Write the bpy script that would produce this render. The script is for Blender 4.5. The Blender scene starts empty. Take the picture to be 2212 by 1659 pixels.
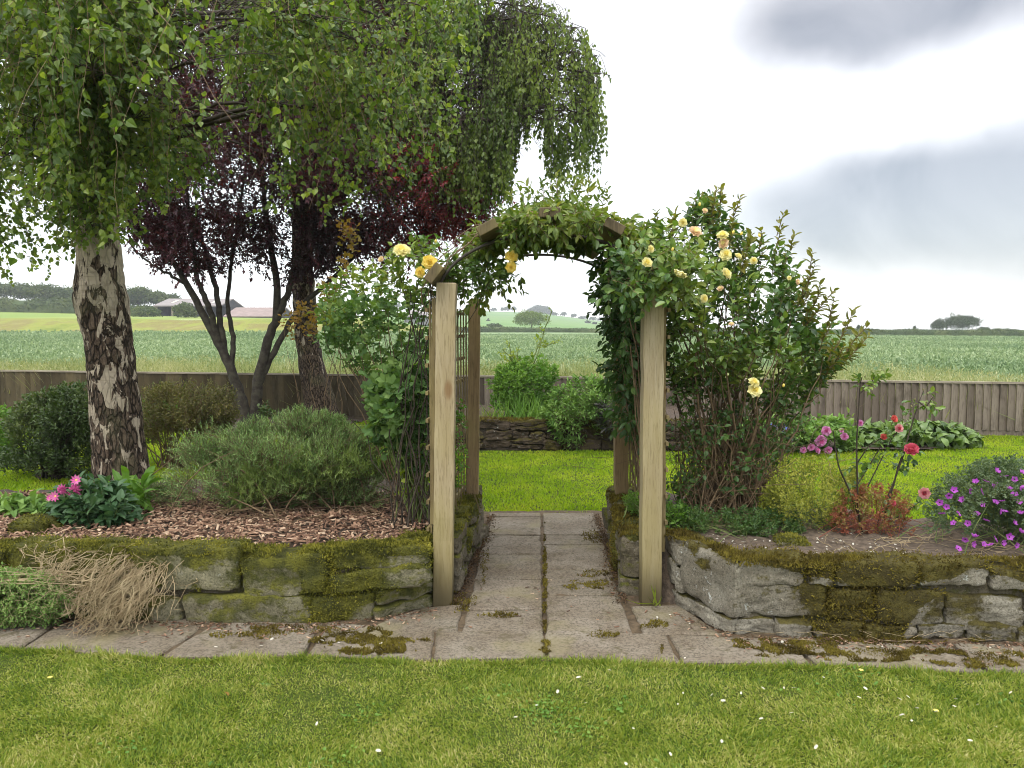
import bpy, math, random
import numpy as np
from mathutils import Vector
C = bpy.context.scene
COL = C.collection
rng = np.random.default_rng(11)
random.seed(5)
R = math.radians

# ------------------------------------------------------------------ camera
EYE = 1.6; FOC = 1648.0; CU = 1106.0; CV = 829.5; HOR = 711.0
PITCH = math.atan((CV - HOR) / FOC)
cam_d = bpy.data.cameras.new('camera'); cam = bpy.data.objects.new('camera', cam_d); COL.objects.link(cam)
cam_d.sensor_width = 36; cam_d.lens = 36 * FOC / 2212.0
cam_d.clip_start = 0.05; cam_d.clip_end = 9000
cam.location = (0, 0, EYE); cam.rotation_euler = (math.pi / 2 - PITCH, 0, 0)
C.camera = cam

# ------------------------------------------------------------------ world
SUN_EL, SUN_AZ = R(58), R(205)
w = bpy.data.worlds.new('World'); C.world = w; w.use_nodes = True
nt = w.node_tree; nt.nodes.clear()
def wn(t, **k):
    n = nt.nodes.new(t)
    for a, b in k.items(): setattr(n, a, b)
    return n
out = wn('ShaderNodeOutputWorld'); bg = wn('ShaderNodeBackground')
sky = wn('ShaderNodeTexSky', sky_type='NISHITA', sun_disc=False, sun_elevation=SUN_EL, sun_rotation=SUN_AZ)
bg2 = wn('ShaderNodeBackground'); bg2.inputs['Strength'].default_value = 0.1
nt.links.new(sky.outputs[0], bg2.inputs['Color'])
tc = wn('ShaderNodeTexCoord')
def wmath(op, a, b=None, c=None):
    n = wn('ShaderNodeMath', operation=op)
    for i, x in enumerate((a, b, c)):
        if x is None: continue
        if isinstance(x, (int, float)): n.inputs[i].default_value = x
        else: nt.links.new(x, n.inputs[i])
    return n.outputs[0]
def raydir(u, v):
    f = Vector((0, math.cos(PITCH), -math.sin(PITCH))); up = Vector((0, math.sin(PITCH), math.cos(PITCH)))
    return (f + Vector((1, 0, 0)) * ((u - CU) / FOC) - up * ((v - CV) / FOC))
nz = wn('ShaderNodeTexNoise'); nz.inputs['Scale'].default_value = 3.2; nz.inputs['Detail'].default_value = 5; nz.inputs['Roughness'].default_value = .5
nt.links.new(tc.outputs['Generated'], nz.inputs['Vector'])
warp = wn('ShaderNodeVectorMath', operation='MULTIPLY_ADD')
nt.links.new(nz.outputs['Color'], warp.inputs[0]); warp.inputs[1].default_value = (.22, .22, .16); nt.links.new(tc.outputs['Generated'], warp.inputs[2])
def cloud(u, v, ru, rv, lo, hi):
    d = raydir(u, v).normalized()
    s = wn('ShaderNodeVectorMath', operation='SUBTRACT'); nt.links.new(warp.outputs[0], s.inputs[0]); s.inputs[1].default_value = (d.x + .11, d.y + .11, d.z + .08)
    m = wn('ShaderNodeVectorMath', operation='MULTIPLY'); nt.links.new(s.outputs[0], m.inputs[0]); m.inputs[1].default_value = (1 / ru, .8, 1 / rv)
    l = wn('ShaderNodeVectorMath', operation='LENGTH'); nt.links.new(m.outputs[0], l.inputs[0])
    r = wn('ShaderNodeMapRange', interpolation_type='SMOOTHSTEP'); nt.links.new(l.outputs['Value'], r.inputs['Value'])
    r.inputs['From Min'].default_value = hi; r.inputs['From Max'].default_value = lo
    return r.outputs[0]
c1 = cloud(1900, -15, .20, .085, .40, 1.30)
c2 = cloud(2170, 470, .38, .105, .40, 1.15)
c3 = cloud(1800, 60, .50, .15, .2, 1.5)
c4 = cloud(2150, 380, .5, .16, .2, 1.4)
cl = wmath('MAXIMUM', wmath('MULTIPLY', wmath('MAXIMUM', c1, c2), 0.76), wmath('MULTIPLY', wmath('MAXIMUM', c3, c4), .26))
sep = wn('ShaderNodeSeparateXYZ'); nt.links.new(tc.outputs['Generated'], sep.inputs[0])
zen = wn('ShaderNodeMapRange'); nt.links.new(sep.outputs['Z'], zen.inputs['Value'])
zen.inputs['From Min'].default_value = .35; zen.inputs['From Max'].default_value = 1.0
zen.inputs['To Min'].default_value = 0.0; zen.inputs['To Max'].default_value = 1.2
big = wn('ShaderNodeTexNoise'); big.inputs['Scale'].default_value = 1.7; big.inputs['Detail'].default_value = 3
nt.links.new(tc.outputs['Generated'], big.inputs['Vector'])
lev = wmath('ADD', wmath('ADD', wmath('MULTIPLY', big.outputs[0], .22), .90), zen.outputs[0])
fine = wn('ShaderNodeTexNoise'); fine.inputs['Scale'].default_value = 7; fine.inputs['Detail'].default_value = 6; fine.inputs['Distortion'].default_value = .6; nt.links.new(tc.outputs['Generated'], fine.inputs['Vector'])
cl = wmath('MULTIPLY', cl, wmath('ADD', .72, wmath('MULTIPLY', fine.outputs[0], .56)))
lev = wmath('MULTIPLY', lev, wmath('SUBTRACT', 1.0, cl))
mixc = wn('ShaderNodeMix', data_type='RGBA'); nt.links.new(cl, mixc.inputs[0])
mixc.inputs[6].default_value = (1, 1, 1, 1); mixc.inputs[7].default_value = (1.0, .90, .80, 1)
nt.links.new(mixc.outputs[2], bg.inputs['Color']); nt.links.new(lev, bg.inputs['Strength'])
add = wn('ShaderNodeAddShader'); nt.links.new(bg.outputs[0], add.inputs[0]); nt.links.new(bg2.outputs[0], add.inputs[1])
bg2.inputs['Strength'].default_value = 0.05
nt.links.new(add.outputs[0], out.inputs['Surface'])

sun_d = bpy.data.lights.new('sun', 'SUN'); sun = bpy.data.objects.new('sun', sun_d); COL.objects.link(sun)
sun_d.energy = 1.5; sun_d.angle = R(24); sun_d.color = (1, .97, .9)
sun.rotation_euler = (math.pi / 2 - SUN_EL, 0, math.pi - SUN_AZ)
C.view_settings.view_transform = 'Standard'; C.view_settings.look = 'None'; C.view_settings.gamma = 1
C.view_settings.exposure = 0.50
C.cycles.max_bounces = 8; C.cycles.diffuse_bounces = 3; C.cycles.transmission_bounces = 4; C.cycles.transparent_max_bounces = 4
C.cycles.use_denoising = True; C.cycles.denoising_prefilter = 'ACCURATE'; C.cycles.filter_width = 1.0; C.cycles.volume_bounces = 0

# ------------------------------------------------------------------ geometry helpers
def PX(u, v, D):
    """point on the plane y = D seen at photo position (u, v)"""
    d = raydir(u, v); t = D / d.y
    return np.array([d.x * t, D, EYE + d.z * t])
def GP(u, v, z=0.0):
    d = raydir(u, v); t = (z - EYE) / d.z
    return np.array([d.x * t, d.y * t, z])
def nrm(a):
    return a / np.maximum(np.linalg.norm(a, axis=-1, keepdims=True), 1e-9)
def project(P):
    q = P - np.array([0, 0, EYE])
    f = np.array([0, math.cos(PITCH), -math.sin(PITCH)]); up = np.array([0, math.sin(PITCH), math.cos(PITCH)])
    d = q @ f
    return CU + FOC * q[..., 0] / d, CV - FOC * (q @ up) / d
def _hash(ix, iy, iz, seed):
    h = (ix.astype(np.int64) * 374761393 + iy.astype(np.int64) * 668265263 + iz.astype(np.int64) * 2147483647 + seed * 974711) & 0xffffffff
    h = ((h ^ (h >> 13)) * 1274126177) & 0xffffffff
    return ((h ^ (h >> 16)) & 0xffff) / 65535.0
def vnoise(P, scale, seed=0):
    p = np.asarray(P, float) * scale; i = np.floor(p).astype(np.int64); f = p - i; f = f * f * (3 - 2 * f)
    r = 0
    for dx in (0, 1):
        for dy in (0, 1):
            for dz in (0, 1):
                wt = (f[..., 0] if dx else 1 - f[..., 0]) * (f[..., 1] if dy else 1 - f[..., 1]) * (f[..., 2] if dz else 1 - f[..., 2])
                r = r + wt * _hash(i[..., 0] + dx, i[..., 1] + dy, i[..., 2] + dz, seed)
    return r * 2 - 1
def fbm(P, scale, oct=3, seed=0):
    r = 0; a = 1
    for k in range(oct):
        r = r + a * vnoise(P, scale * 2 ** k, seed + k); a *= .5
    return r
def smooth(x, a, b):
    t = np.clip((x - a) / (b - a), 0, 1); return t * t * (3 - 2 * t)

from mathutils import Matrix
def attach(o, parent):
    if parent is None: return o
    o.parent = parent
    o.matrix_parent_inverse = Matrix.Translation(-parent.location) if parent.type == 'EMPTY' else Matrix.Identity(4)
    return o
class MB:
    def __init__(s): s.v = []; s.f = []; s.n = 0
    def add(s, V, F, mat=0):
        V = np.asarray(V, float).reshape(-1, 3)
        for fa in (F if isinstance(F, (list, tuple)) else [F]):
            fa = np.asarray(fa)
            if fa.ndim == 1: fa = fa[None]
            s.f.append((fa + s.n, mat))
        s.v.append(V); s.n += len(V)
    def scatter(s, tmpl, O, X, Y, Z, mat=0):
        """tmpl = (verts, [face arrays]); one copy per row of O, axes already scaled"""
        tv, tf = tmpl
        N = len(O)
        if N == 0: return
        V = O[:, None, :] + tv[None, :, 0:1] * X[:, None, :] + tv[None, :, 1:2] * Y[:, None, :] + tv[None, :, 2:3] * Z[:, None, :]
        off = (np.arange(N) * len(tv))[:, None, None]
        s.add(V.reshape(-1, 3), [(f[None] + off).reshape(-1, f.shape[1]) for f in tf], mat)
    def tubes(s, P, Rr, sides=5, mat=0, caps=False):
        P = np.asarray(P, float); Rr = np.asarray(Rr, float)
        if P.ndim == 2: P = P[None]; Rr = Rr[None]
        N, K, _ = P.shape
        if N == 0: return
        T = nrm(np.gradient(P, axis=1)); ref = np.array([.31, .87, .12])
        A = nrm(np.cross(T, ref)); B = np.cross(T, A)
        th = np.linspace(0, 2 * np.pi, sides, endpoint=False)
        V = P[:, :, None] + Rr[:, :, None, None] * (np.cos(th)[None, None, :, None] * A[:, :, None] + np.sin(th)[None, None, :, None] * B[:, :, None])
        k = np.arange(K - 1)[:, None] * sides; j = np.arange(sides)[None]; j2 = (j + 1) % sides
        q = np.stack([k + j, k + j2, k + sides + j2, k + sides + j], -1).reshape(-1, 4)
        F = (q[None] + (np.arange(N) * K * sides)[:, None, None]).reshape(-1, 4)
        fs = [F]
        if caps:
            c0 = np.arange(sides)[::-1]; c1 = np.arange(sides) + (K - 1) * sides
            fs.append((np.stack([c0, c1])[None] + (np.arange(N) * K * sides)[:, None, None]).reshape(-1, sides))
        s.add(V.reshape(-1, 3), fs, mat)
    def box(s, a, b, mat=0, M=None, off=None):
        a = np.array(a, float); b = np.array(b, float)
        V = np.array([[x, y, z] for x in (a[0], b[0]) for y in (a[1], b[1]) for z in (a[2], b[2])])
        if M is not None: V = V @ np.array(M).T
        if off is not None: V = V + off
        s.add(V, np.array([[0, 1, 3, 2], [4, 6, 7, 5], [0, 4, 5, 1], [2, 3, 7, 6], [0, 2, 6, 4], [1, 5, 7, 3]]), mat)
    def grid(s, P, mat=0):
        n, m, _ = P.shape
        i = np.arange(n - 1)[:, None] * m; j = np.arange(m - 1)[None]
        s.add(P.reshape(-1, 3), np.stack([i + j, i + j + 1, i + m + j + 1, i + m + j], -1).reshape(-1, 4), mat)
    def build(s, name, mats, parent=None, smooth=False):
        me = bpy.data.meshes.new(name)
        V = np.concatenate(s.v) if s.v else np.zeros((0, 3))
        me.vertices.add(len(V)); me.vertices.foreach_set('co', V.astype(np.float32).ravel())
        loops = np.concatenate([f.ravel() for f, m in s.f]); cnt = np.concatenate([np.full(len(f), f.shape[1]) for f, m in s.f])
        mi = np.concatenate([np.full(len(f), m) for f, m in s.f])
        st = np.concatenate([[0], np.cumsum(cnt)[:-1]])
        me.loops.add(len(loops)); me.loops.foreach_set('vertex_index', loops.astype(np.int32))
        me.polygons.add(len(cnt)); me.polygons.foreach_set('loop_start', st.astype(np.int32)); me.polygons.foreach_set('loop_total', cnt.astype(np.int32))
        me.polygons.foreach_set('material_index', mi.astype(np.int32))
        me.polygons.foreach_set('use_smooth', np.full(len(cnt), bool(smooth)))
        me.update(calc_edges=True); me.validate()
        for m in (mats if isinstance(mats, (list, tuple)) else [mats]): me.materials.append(m)
        o = bpy.data.objects.new(name, me); COL.objects.link(o)
        attach(o, parent)
        return o
def tag(o, label=None, cat=None, group=None, kind=None):
    for k, v in (('label', label), ('category', cat), ('group', group), ('kind', kind)):
        if v: o[k] = v
    return o
def thing(name, label, cat, loc=(0, 0, 0), group=None):
    o = bpy.data.objects.new(name, None); COL.objects.link(o); o.location = tuple(float(x) for x in loc)
    return tag(o, label, cat, group)

# leaf templates (x across, y along, z up)
def A(*r): return np.array(r, float)
T_DIAM = (A((0, 0, 0), (.5, .36, .10), (0, 1, -.06), (-.5, .36, .10)), [np.array([[0, 1, 2], [0, 2, 3]])])
T_BIRCH = (A((0, 0, 0), (.42, .12, .06), (.5, .38, .09), (.22, .72, .03), (0, 1, -.08), (-.22, .72, .03), (-.5, .38, .09), (-.42, .12, .06)), [np.array([[0, 1, 2, 3], [0, 5, 6, 7]]), np.array([[0, 3, 4], [0, 4, 5]])])
T_OVAL = (A((0, 0, 0), (.36, .18, .08), (.5, .48, .11), (.3, .8, .03), (0, 1, -.10), (-.3, .8, .03), (-.5, .48, .11), (-.36, .18, .08), (0, .48, 0)),
          [np.array([[0, 1, 2, 8], [8, 2, 3, 4], [0, 8, 6, 7], [8, 4, 5, 6]])])
T_NEED = (A((-.5, 0, 0), (.5, 0, 0), (0, 1, 0)), [np.array([[0, 1, 2]])])
T_BLADE = (A((-.5, 0, 0), (.5, 0, 0), (-.4, .55, .06), (.4, .55, .06), (0, 1, .26)), [np.array([[0, 1, 3, 2]]), np.array([[2, 3, 4]])])
def _strap():
    v = []; 
    for i, (y, wd, z) in enumerate(((0, .2, 0), (.25, .42, .16), (.5, .5, .22), (.75, .38, .12), (1, .03, -.08))):
        v += [(-wd, y, z + .04), (0, y, z), (wd, y, z + .04)]
    f = [[3 * i + j, 3 * i + j + 1, 3 * i + j + 4, 3 * i + j + 3] for i in range(4) for j in range(2)]
    return (np.array(v, float), [np.array(f)])
T_STRAP = _strap()
def _lobed(n=5, depth=.3):
    ang = np.linspace(-2.35, 2.35, 4 * n + 1); r = .5 * (1 - depth * .5 + depth * .5 * np.cos(np.linspace(-n * np.pi, n * np.pi, 4 * n + 1) + (np.pi if n % 2 == 0 else np.pi)) * -1)
    r = .5 * (1 - depth * (0.5 - 0.5 * np.cos(ang / 4.7 * 2 * np.pi * n)))
    v = [(0, .32, 0)] + [(rr * math.sin(a) * 1.05, .38 + rr * math.cos(a) * 1.15, .10 * math.sin(3 * a) + .05) for a, rr in zip(ang, r)]
    f = [[0, i + 1, i + 2] for i in range(len(ang) - 1)]
    return (np.array(v, float), [np.array(f)])
T_LOBE = _lobed(5, .32); T_CUT = _lobed(5, .62)

def leaves(mb, tmpl, O, Dv, Nv, L, W, mat=0):
    Y = nrm(Dv); X = nrm(np.cross(Y, Nv)); Z = np.cross(X, Y)
    L = np.asarray(L).reshape(-1, 1) * np.ones((len(O), 1)); W = np.asarray(W).reshape(-1, 1) * np.ones((len(O), 1))
    mb.scatter(tmpl, O, X * W, Y * L, Z * L, mat)
UP = np.array([0, 0, 1.0])
def rdir(n): return nrm(rng.normal(size=(n, 3)))
def perp(Dv):
    a = nrm(np.cross(Dv, np.array([.37, .21, .9]))); return a, np.cross(Dv, a)
def sprigs(mb, O, Dv, length, nl, tmpl, ll, lw, ang=1.0, droop=.25, lmat=0, smat=None, sr=.0018, up=.8, jit=.35, keep=1.0):
    """twigs O + Dv*length with nl leaves each"""
    N = len(O)
    if N == 0: return
    length = np.asarray(length).reshape(-1, 1) * np.ones((N, 1))
    t = (np.arange(nl) + .6) / nl
    sag = -droop * .25
    P = O[:, None] + Dv[:, None] * (length[:, None] * t[None, :, None]) + UP * (sag * length[:, None] * (t ** 2)[None, :, None])
    a, b = perp(Dv)
    az = rng.uniform(0, 6.28, (N, 1)) + np.arange(nl)[None] * 2.4 + rng.normal(0, .3, (N, nl))
    rad = np.cos(az)[..., None] * a[:, None] + np.sin(az)[..., None] * b[:, None]
    an = ang * (1.1 - .55 * t)[None, :, None]
    ld = Dv[:, None] * np.cos(an) + rad * np.sin(an) + rng.normal(0, jit * .5, (N, nl, 3)) + UP * -droop
    nv = (np.array(up, float) if isinstance(up, tuple) else UP * up) + rng.normal(0, jit, (N, nl, 3)) + rad * -.1
    sc = rng.uniform(.6, 1.15, (N, nl))
    P = P.reshape(-1, 3); ld = ld.reshape(-1, 3); nv = nv.reshape(-1, 3); sc = sc.ravel()
    if keep < 1:
        k = rng.random(len(P)) < keep; P, ld, nv, sc = P[k], ld[k], nv[k], sc[k]
    leaves(mb, tmpl, P, ld, nv, ll * sc, lw * sc, lmat)
    if smat is not None:
        tt = np.array([0, .5, 1.0])
        S = O[:, None] + Dv[:, None] * (length[:, None] * tt[None, :, None]) + UP * (sag * length[:, None] * (tt ** 2)[None, :, None])
        mb.tubes(S, np.ones((N, 1)) * np.array([[sr, sr * .8, sr * .4]]), 3, smat)
def curves(P0, P2, bend=.15, k=6, wob=.02, lift=0.0):
    """smooth curves from rows of P0 to rows of P2"""
    N = len(P0); Lg = np.linalg.norm(P2 - P0, axis=1)[:, None]
    mid = (P0 + P2) / 2 + rng.normal(0, 1, (N, 3)) * bend * Lg + UP * lift * Lg
    t = np.linspace(0, 1, k)[None, :, None]
    P = (1 - t) ** 2 * P0[:, None] + 2 * t * (1 - t) * mid[:, None] + t ** 2 * P2[:, None]
    P[:, 1:-1] += rng.normal(0, 1, (N, k - 2, 3)) * wob * Lg[:, None]
    return P
def inpoly(pts, poly):
    x, y = pts[:, 0], pts[:, 1]; ins = np.zeros(len(pts), bool); n = len(poly)
    for i in range(n):
        x1, y1 = poly[i]; x2, y2 = poly[(i + 1) % n]
        c = ((y1 > y) != (y2 > y)) & (x < (x2 - x1) * (y - y1) / ((y2 - y1) if y2 != y1 else 1e-9) + x1); ins ^= c
    return ins
def edged(pts, poly):
    d = np.full(len(pts), 1e9); n = len(poly)
    for i in range(n):
        a = np.array(poly[i], float); b = np.array(poly[(i + 1) % n], float); ab = b - a
        t = np.clip(((pts - a) @ ab) / (ab @ ab), 0, 1); d = np.minimum(d, np.linalg.norm(pts - (a + t[:, None] * ab), axis=1))
    return d
def volume(poly, D0, th, n, edgy=0.0, clump=0.0, zmin=None, mint=.04):
    """points of a body whose outline at distance D0 is poly and whose depth swells with the distance from its edge"""
    poly = [tuple(p) for p in poly]; lo = np.min(poly, 0); hi = np.max(poly, 0); out_ = []; tot = 0
    while tot < n:
        p = rng.uniform(lo, hi, (n * 2, 2)); p = p[inpoly(p, poly)]
        d = edged(p, poly)
        if clump > 0:
            c = vnoise(np.c_[p, np.zeros(len(p))], 1 / 28.0, 3) + .5 * vnoise(np.c_[p, np.zeros(len(p))], 1 / 12.0, 5)
            p_ = rng.random(len(p)) < np.clip(.65 + c * clump, .03, 1); p, d = p[p_], d[p_]
        tk = np.minimum(th, d * D0 / FOC * 1.6 + mint)
        s = rng.uniform(-1, 1, len(p)); s = np.sign(s) * np.abs(s) ** (1 - edgy)
        Dd = D0 + tk * s
        P = np.array([PX(u, v, D0) for u, v in p]).reshape(-1, 3)
        P = np.array([0, 0, EYE]) + (P - np.array([0, 0, EYE])) * (Dd / D0)[:, None]
        if zmin is not None: P = P[P[:, 2] > zmin]
        out_.append(P); tot += len(P)
    return np.concatenate(out_)[:n]

# ------------------------------------------------------------------ materials
def mat(name):
    m = bpy.data.materials.new(name); m.use_nodes = True; m.node_tree.nodes.clear(); return m
class NT:
    def __init__(s, name):
        s.m = mat(name); s.t = s.m.node_tree; s.out = s.n('ShaderNodeOutputMaterial')
    def n(s, t, **k):
        x = s.t.nodes.new(t)
        for a, b in k.items(): setattr(x, a, b)
        return x
    def l(s, a, b): s.t.links.new(a, b)
    def val(s, sock, x):
        if hasattr(x, 'is_output'): s.l(x, sock)
        else: sock.default_value = x
    def math(s, op, a, b=0.0, clamp=False):
        x = s.n('ShaderNodeMath', operation=op, use_clamp=clamp); s.val(x.inputs[0], a); s.val(x.inputs[1], b); return x.outputs[0]
    def pos(s, scale=(1, 1, 1)):
        g = s.n('ShaderNodeNewGeometry'); mp = s.n('ShaderNodeMapping'); mp.inputs['Scale'].default_value = scale
        s.l(g.outputs['Position'], mp.inputs[0]); return mp.outputs[0]
    def noise(s, vec, scale, detail=4, rough=.55, dist=0.0):
        x = s.n('ShaderNodeTexNoise'); s.l(vec, x.inputs['Vector']); x.inputs['Scale'].default_value = scale; x.inputs['Detail'].default_value = detail
        x.inputs['Roughness'].default_value = rough; x.inputs['Distortion'].default_value = dist; return x.outputs[0]
    def vor(s, vec, scale, feat='F1', outp='Distance'):
        x = s.n('ShaderNodeTexVoronoi', feature=feat); s.l(vec, x.inputs['Vector']); x.inputs['Scale'].default_value = scale; return x.outputs[outp]
    def step(s, x, a, b):
        r = s.n('ShaderNodeMapRange', interpolation_type='SMOOTHSTEP'); s.val(r.inputs[0], x); r.inputs[1].default_value = a; r.inputs[2].default_value = b; return r.outputs[0]
    def mix(s, f, a, b):
        x = s.n('ShaderNodeMix', data_type='RGBA'); s.val(x.inputs[0], f)
        for k, c in ((6, a), (7, b)): s.val(x.inputs[k], c if hasattr(c, 'is_output') else (*c, 1))
        return x.outputs[2]
    def ramp(s, f, cols):
        x = s.n('ShaderNodeValToRGB'); s.l(f, x.inputs[0]); e = x.color_ramp.elements
        while len(e) < len(cols): e.new(.5)
        for i, (p, c) in enumerate(cols): e[i].position = p; e[i].color = (*c, 1)
        return x.outputs[0]
    def bump(s, h, strength=.5, dist=.01):
        b = s.n('ShaderNodeBump'); s.l(h, b.inputs['Height']); b.inputs['Strength'].default_value = strength; b.inputs['Distance'].default_value = dist; return b.outputs[0]
    def bsdf(s, col, rough=.8, bump=None, spec=.3, sheen=0):
        p = s.n('ShaderNodeBsdfPrincipled'); s.val(p.inputs['Base Color'], col if hasattr(col, 'is_output') else (*col, 1))
        s.val(p.inputs['Roughness'], rough); p.inputs['Specular IOR Level'].default_value = spec
        if bump is not None: s.l(bump, p.inputs['Normal'])
        return p.outputs[0]
    def done(s, sh): s.l(sh, s.out.inputs['Surface']); return s.m
def leafmat(name, cols, trans=.4, rough=.5, clump=2.0, clumpw=.5, spec=.35, tcol=(1.15, 1.25, .45)):
    """cols: colour ramp over a per-leaf random value blended with a slow noise"""
    t = NT(name); g = t.n('ShaderNodeNewGeometry'); P = t.pos()
    nz = t.step(t.noise(P, clump, 2), .3, .7)
    f = t.math('ADD', t.math('MULTIPLY', g.outputs['Random Per Island'], 1 - clumpw), t.math('MULTIPLY', nz, clumpw))
    n = len(cols); col = t.ramp(f, [(i / (n - 1) * .9 + .05, c) for i, c in enumerate(cols)])
    b = t.bsdf(col, rough, spec=spec)
    tr = t.n('ShaderNodeBsdfTranslucent')
    mc = t.n('ShaderNodeMix', data_type='RGBA', blend_type='MULTIPLY'); mc.inputs[0].default_value = 1; t.l(col, mc.inputs[6]); mc.inputs[7].default_value = (*tcol, 1)
    t.l(mc.outputs[2], tr.inputs[0])
    mx = t.n('ShaderNodeMixShader'); mx.inputs[0].default_value = trans; t.l(b, mx.inputs[1]); t.l(tr.outputs[0], mx.inputs[2])
    return t.done(mx.outputs[0])
def petalmat(name, c1, c2, trans=.35):
    t = NT(name); g = t.n('ShaderNodeNewGeometry'); col = t.mix(g.outputs['Random Per Island'], c1, c2)
    b = t.bsdf(col, .6, spec=.2); tr = t.n('ShaderNodeBsdfTranslucent'); t.l(col, tr.inputs[0])
    mx = t.n('ShaderNodeMixShader'); mx.inputs[0].default_value = trans; t.l(b, mx.inputs[1]); t.l(tr.outputs[0], mx.inputs[2])
    return t.done(mx.outputs[0])
def plain(name, c1, c2, scale=20, rough=.8, bstr=.4, bd=.004, sc=(1, 1, 1)):
    t = NT(name); P = t.pos(sc); n = t.noise(P, scale, 5, .6)
    return t.done(t.bsdf(t.mix(t.step(n, .3, .7), c1, c2), rough, t.bump(n, bstr, bd)))
def postmat(name, c1, c2, dark, seed=0.0, green=.0, x0=0.0, wet=True):
    t = NT(name); P = t.pos((1, 1, .07)); P2 = t.pos((1, 1, .6))
    mp = t.n('ShaderNodeMapping'); mp.inputs['Location'].default_value = (seed, seed * .3, seed * 1.7); t.l(P, mp.inputs[0])
    g1 = t.noise(mp.outputs[0], 26, 4, .6, .7); g2 = t.noise(mp.outputs[0], 130, 3, .7, .2)
    g3 = t.noise(P2, 3.0, 3)
    col = t.mix(t.step(g1, .3, .72), c1, c2)
    col = t.mix(t.math('MULTIPLY', t.step(g2, .50, .66), .60), col, dark)
    col = t.mix(t.math('MULTIPLY', t.step(g3, .40, .75), .35 + green), col, (.30, .25, .09))
    # knots
    kv = t.n('ShaderNodeMapping'); kv.inputs['Location'].default_value = (seed * 3, 0, seed); kv.inputs['Scale'].default_value = (1, .5, .42); gg = t.n('ShaderNodeNewGeometry'); t.l(gg.outputs['Position'], kv.inputs[0])
    kd = t.vor(kv.outputs[0], 5.2)
    col = t.mix(t.math('MULTIPLY', t.step(kd, .17, .06), .75), col, (.17, .09, .035))
    if wet:
        sp = t.n('ShaderNodeSeparateXYZ'); t.l(t.pos(), sp.inputs[0])
        zz = t.math('ADD', sp.outputs[2], t.math('MULTIPLY', g3, -.16))
        col = t.mix(t.math('MULTIPLY', t.step(zz, .8, .1), .45), col, (.20, .17, .05))
        col = t.mix(t.math('MULTIPLY', t.step(zz, .24, -.03), .88), col, (.055, .042, .018))
    h = t.math('ADD', g1, t.math('MULTIPLY', g2, .5))
    return t.done(t.bsdf(col, .72, t.bump(h, .5, .003)))
M = {}
M['post_new'] = postmat('pale_treated_timber', (.37, .30, .19), (.28, .215, .12), (.14, .10, .05), 1.3)
M['post_new2'] = postmat('pale_treated_timber_b', (.345, .285, .185), (.26, .205, .115), (.13, .095, .05), 5.1)
M['post_old'] = postmat('weathered_timber', (.27, .19, .095), (.19, .125, .06), (.09, .06, .03), 2.2, .1, wet=False)
M['lattice'] = postmat('lattice_timber', (.22, .17, .08), (.15, .11, .05), (.07, .05, .02), 7.7, .2, wet=False)
M['rafter'] = postmat('mossy_rafter_timber', (.115, .085, .042), (.07, .05, .026), (.03, .022, .012), 4.4, .2, wet=False)
M['hoop'] = plain('dark_hoop', (.03, .027, .022), (.05, .04, .03), 40)

def stonemat(name, base, dark, moss, mossamt, lichen=.5, brown=0.0):
    t = NT(name); P = t.pos(); g = t.n('ShaderNodeNewGeometry')
    n1 = t.noise(P, 5, 5, .6); n2 = t.noise(P, 38, 5, .7); n3 = t.noise(P, 2.6, 4, .6, .5)
    isl = g.outputs['Random Per Island']
    col = t.mix(isl, base, tuple(x * .62 for x in base)); col = t.mix(t.step(n1, .35, .7), col, dark)
    col = t.mix(t.math('MULTIPLY', t.step(n2, .5, .75), .55), col, tuple(x * .35 for x in dark))
    lv = t.step(t.noise(P, 24, 5, .7, .6), .60, .68); lr = t.step(t.noise(P, 4.2, 2), .45, .62)
    col = t.mix(t.math('MULTIPLY', t.math('MULTIPLY', lv, lr), lichen), col, (.50, .52, .48))
    sp = t.n('ShaderNodeSeparateXYZ'); t.l(g.outputs['Normal'], sp.inputs[0])
    m = t.math('ADD', t.math('ADD', n3, t.math('MULTIPLY', n2, .32)), t.math('MULTIPLY', sp.outputs[2], .20))
    at = t.n('ShaderNodeAttribute', attribute_name='moss'); mm = t.math('MAXIMUM', t.step(m, .80 - mossamt, .93 - mossamt), t.step(t.math('ADD', at.outputs['Fac'], t.math('MULTIPLY', t.math('SUBTRACT', n2, .5), 1.1)), .35, .6))
    col = t.mix(t.math('MULTIPLY', t.step(t.noise(P, 95, 4, .75), .47, .66), .65), col, tuple(x * .28 for x in dark)); col = t.mix(t.math('MULTIPLY', t.step(t.noise(P, 70, 4, .75), .56, .7), .35), col, tuple(min(1, x * 1.9) for x in base))
    mc = t.mix(t.step(t.noise(P, 9, 4), .35, .65), moss[0], moss[1]); mc = t.mix(t.math('MULTIPLY', t.step(t.noise(P, 110, 3), .45, .7), .6), mc, tuple(x * .3 for x in moss[1]))
    col = t.mix(mm, col, mc)
    h = t.math('ADD', t.math('MULTIPLY', n2, .7), t.math('MULTIPLY', t.noise(P, 120, 4, .7), t.math('ADD', .25, t.math('MULTIPLY', mm, .6))))
    return t.done(t.bsdf(col, .92, t.bump(h, 1.0, .014), spec=.15))
MOSS_G = ((.145, .140, .025), (.065, .068, .020)); MOSS_B = ((.115, .098, .026), (.055, .045, .016))
M['stone_mossy'] = stonemat('mossy_sandstone', (.26, .235, .15), (.15, .14, .085), MOSS_G, .235, .5)
M['stone_grey'] = stonemat('grey_sandstone', (.30, .275, .215), (.15, .13, .095), MOSS_B, .12, .95)
M['stone_dark'] = stonemat('dark_sandstone', (.095, .07, .048), (.042, .032, .022), MOSS_B, .08, .6)
M['stone_side'] = stonemat('side_wall_stone', (.20, .17, .12), (.10, .085, .055), MOSS_G, .10, .6)
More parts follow.
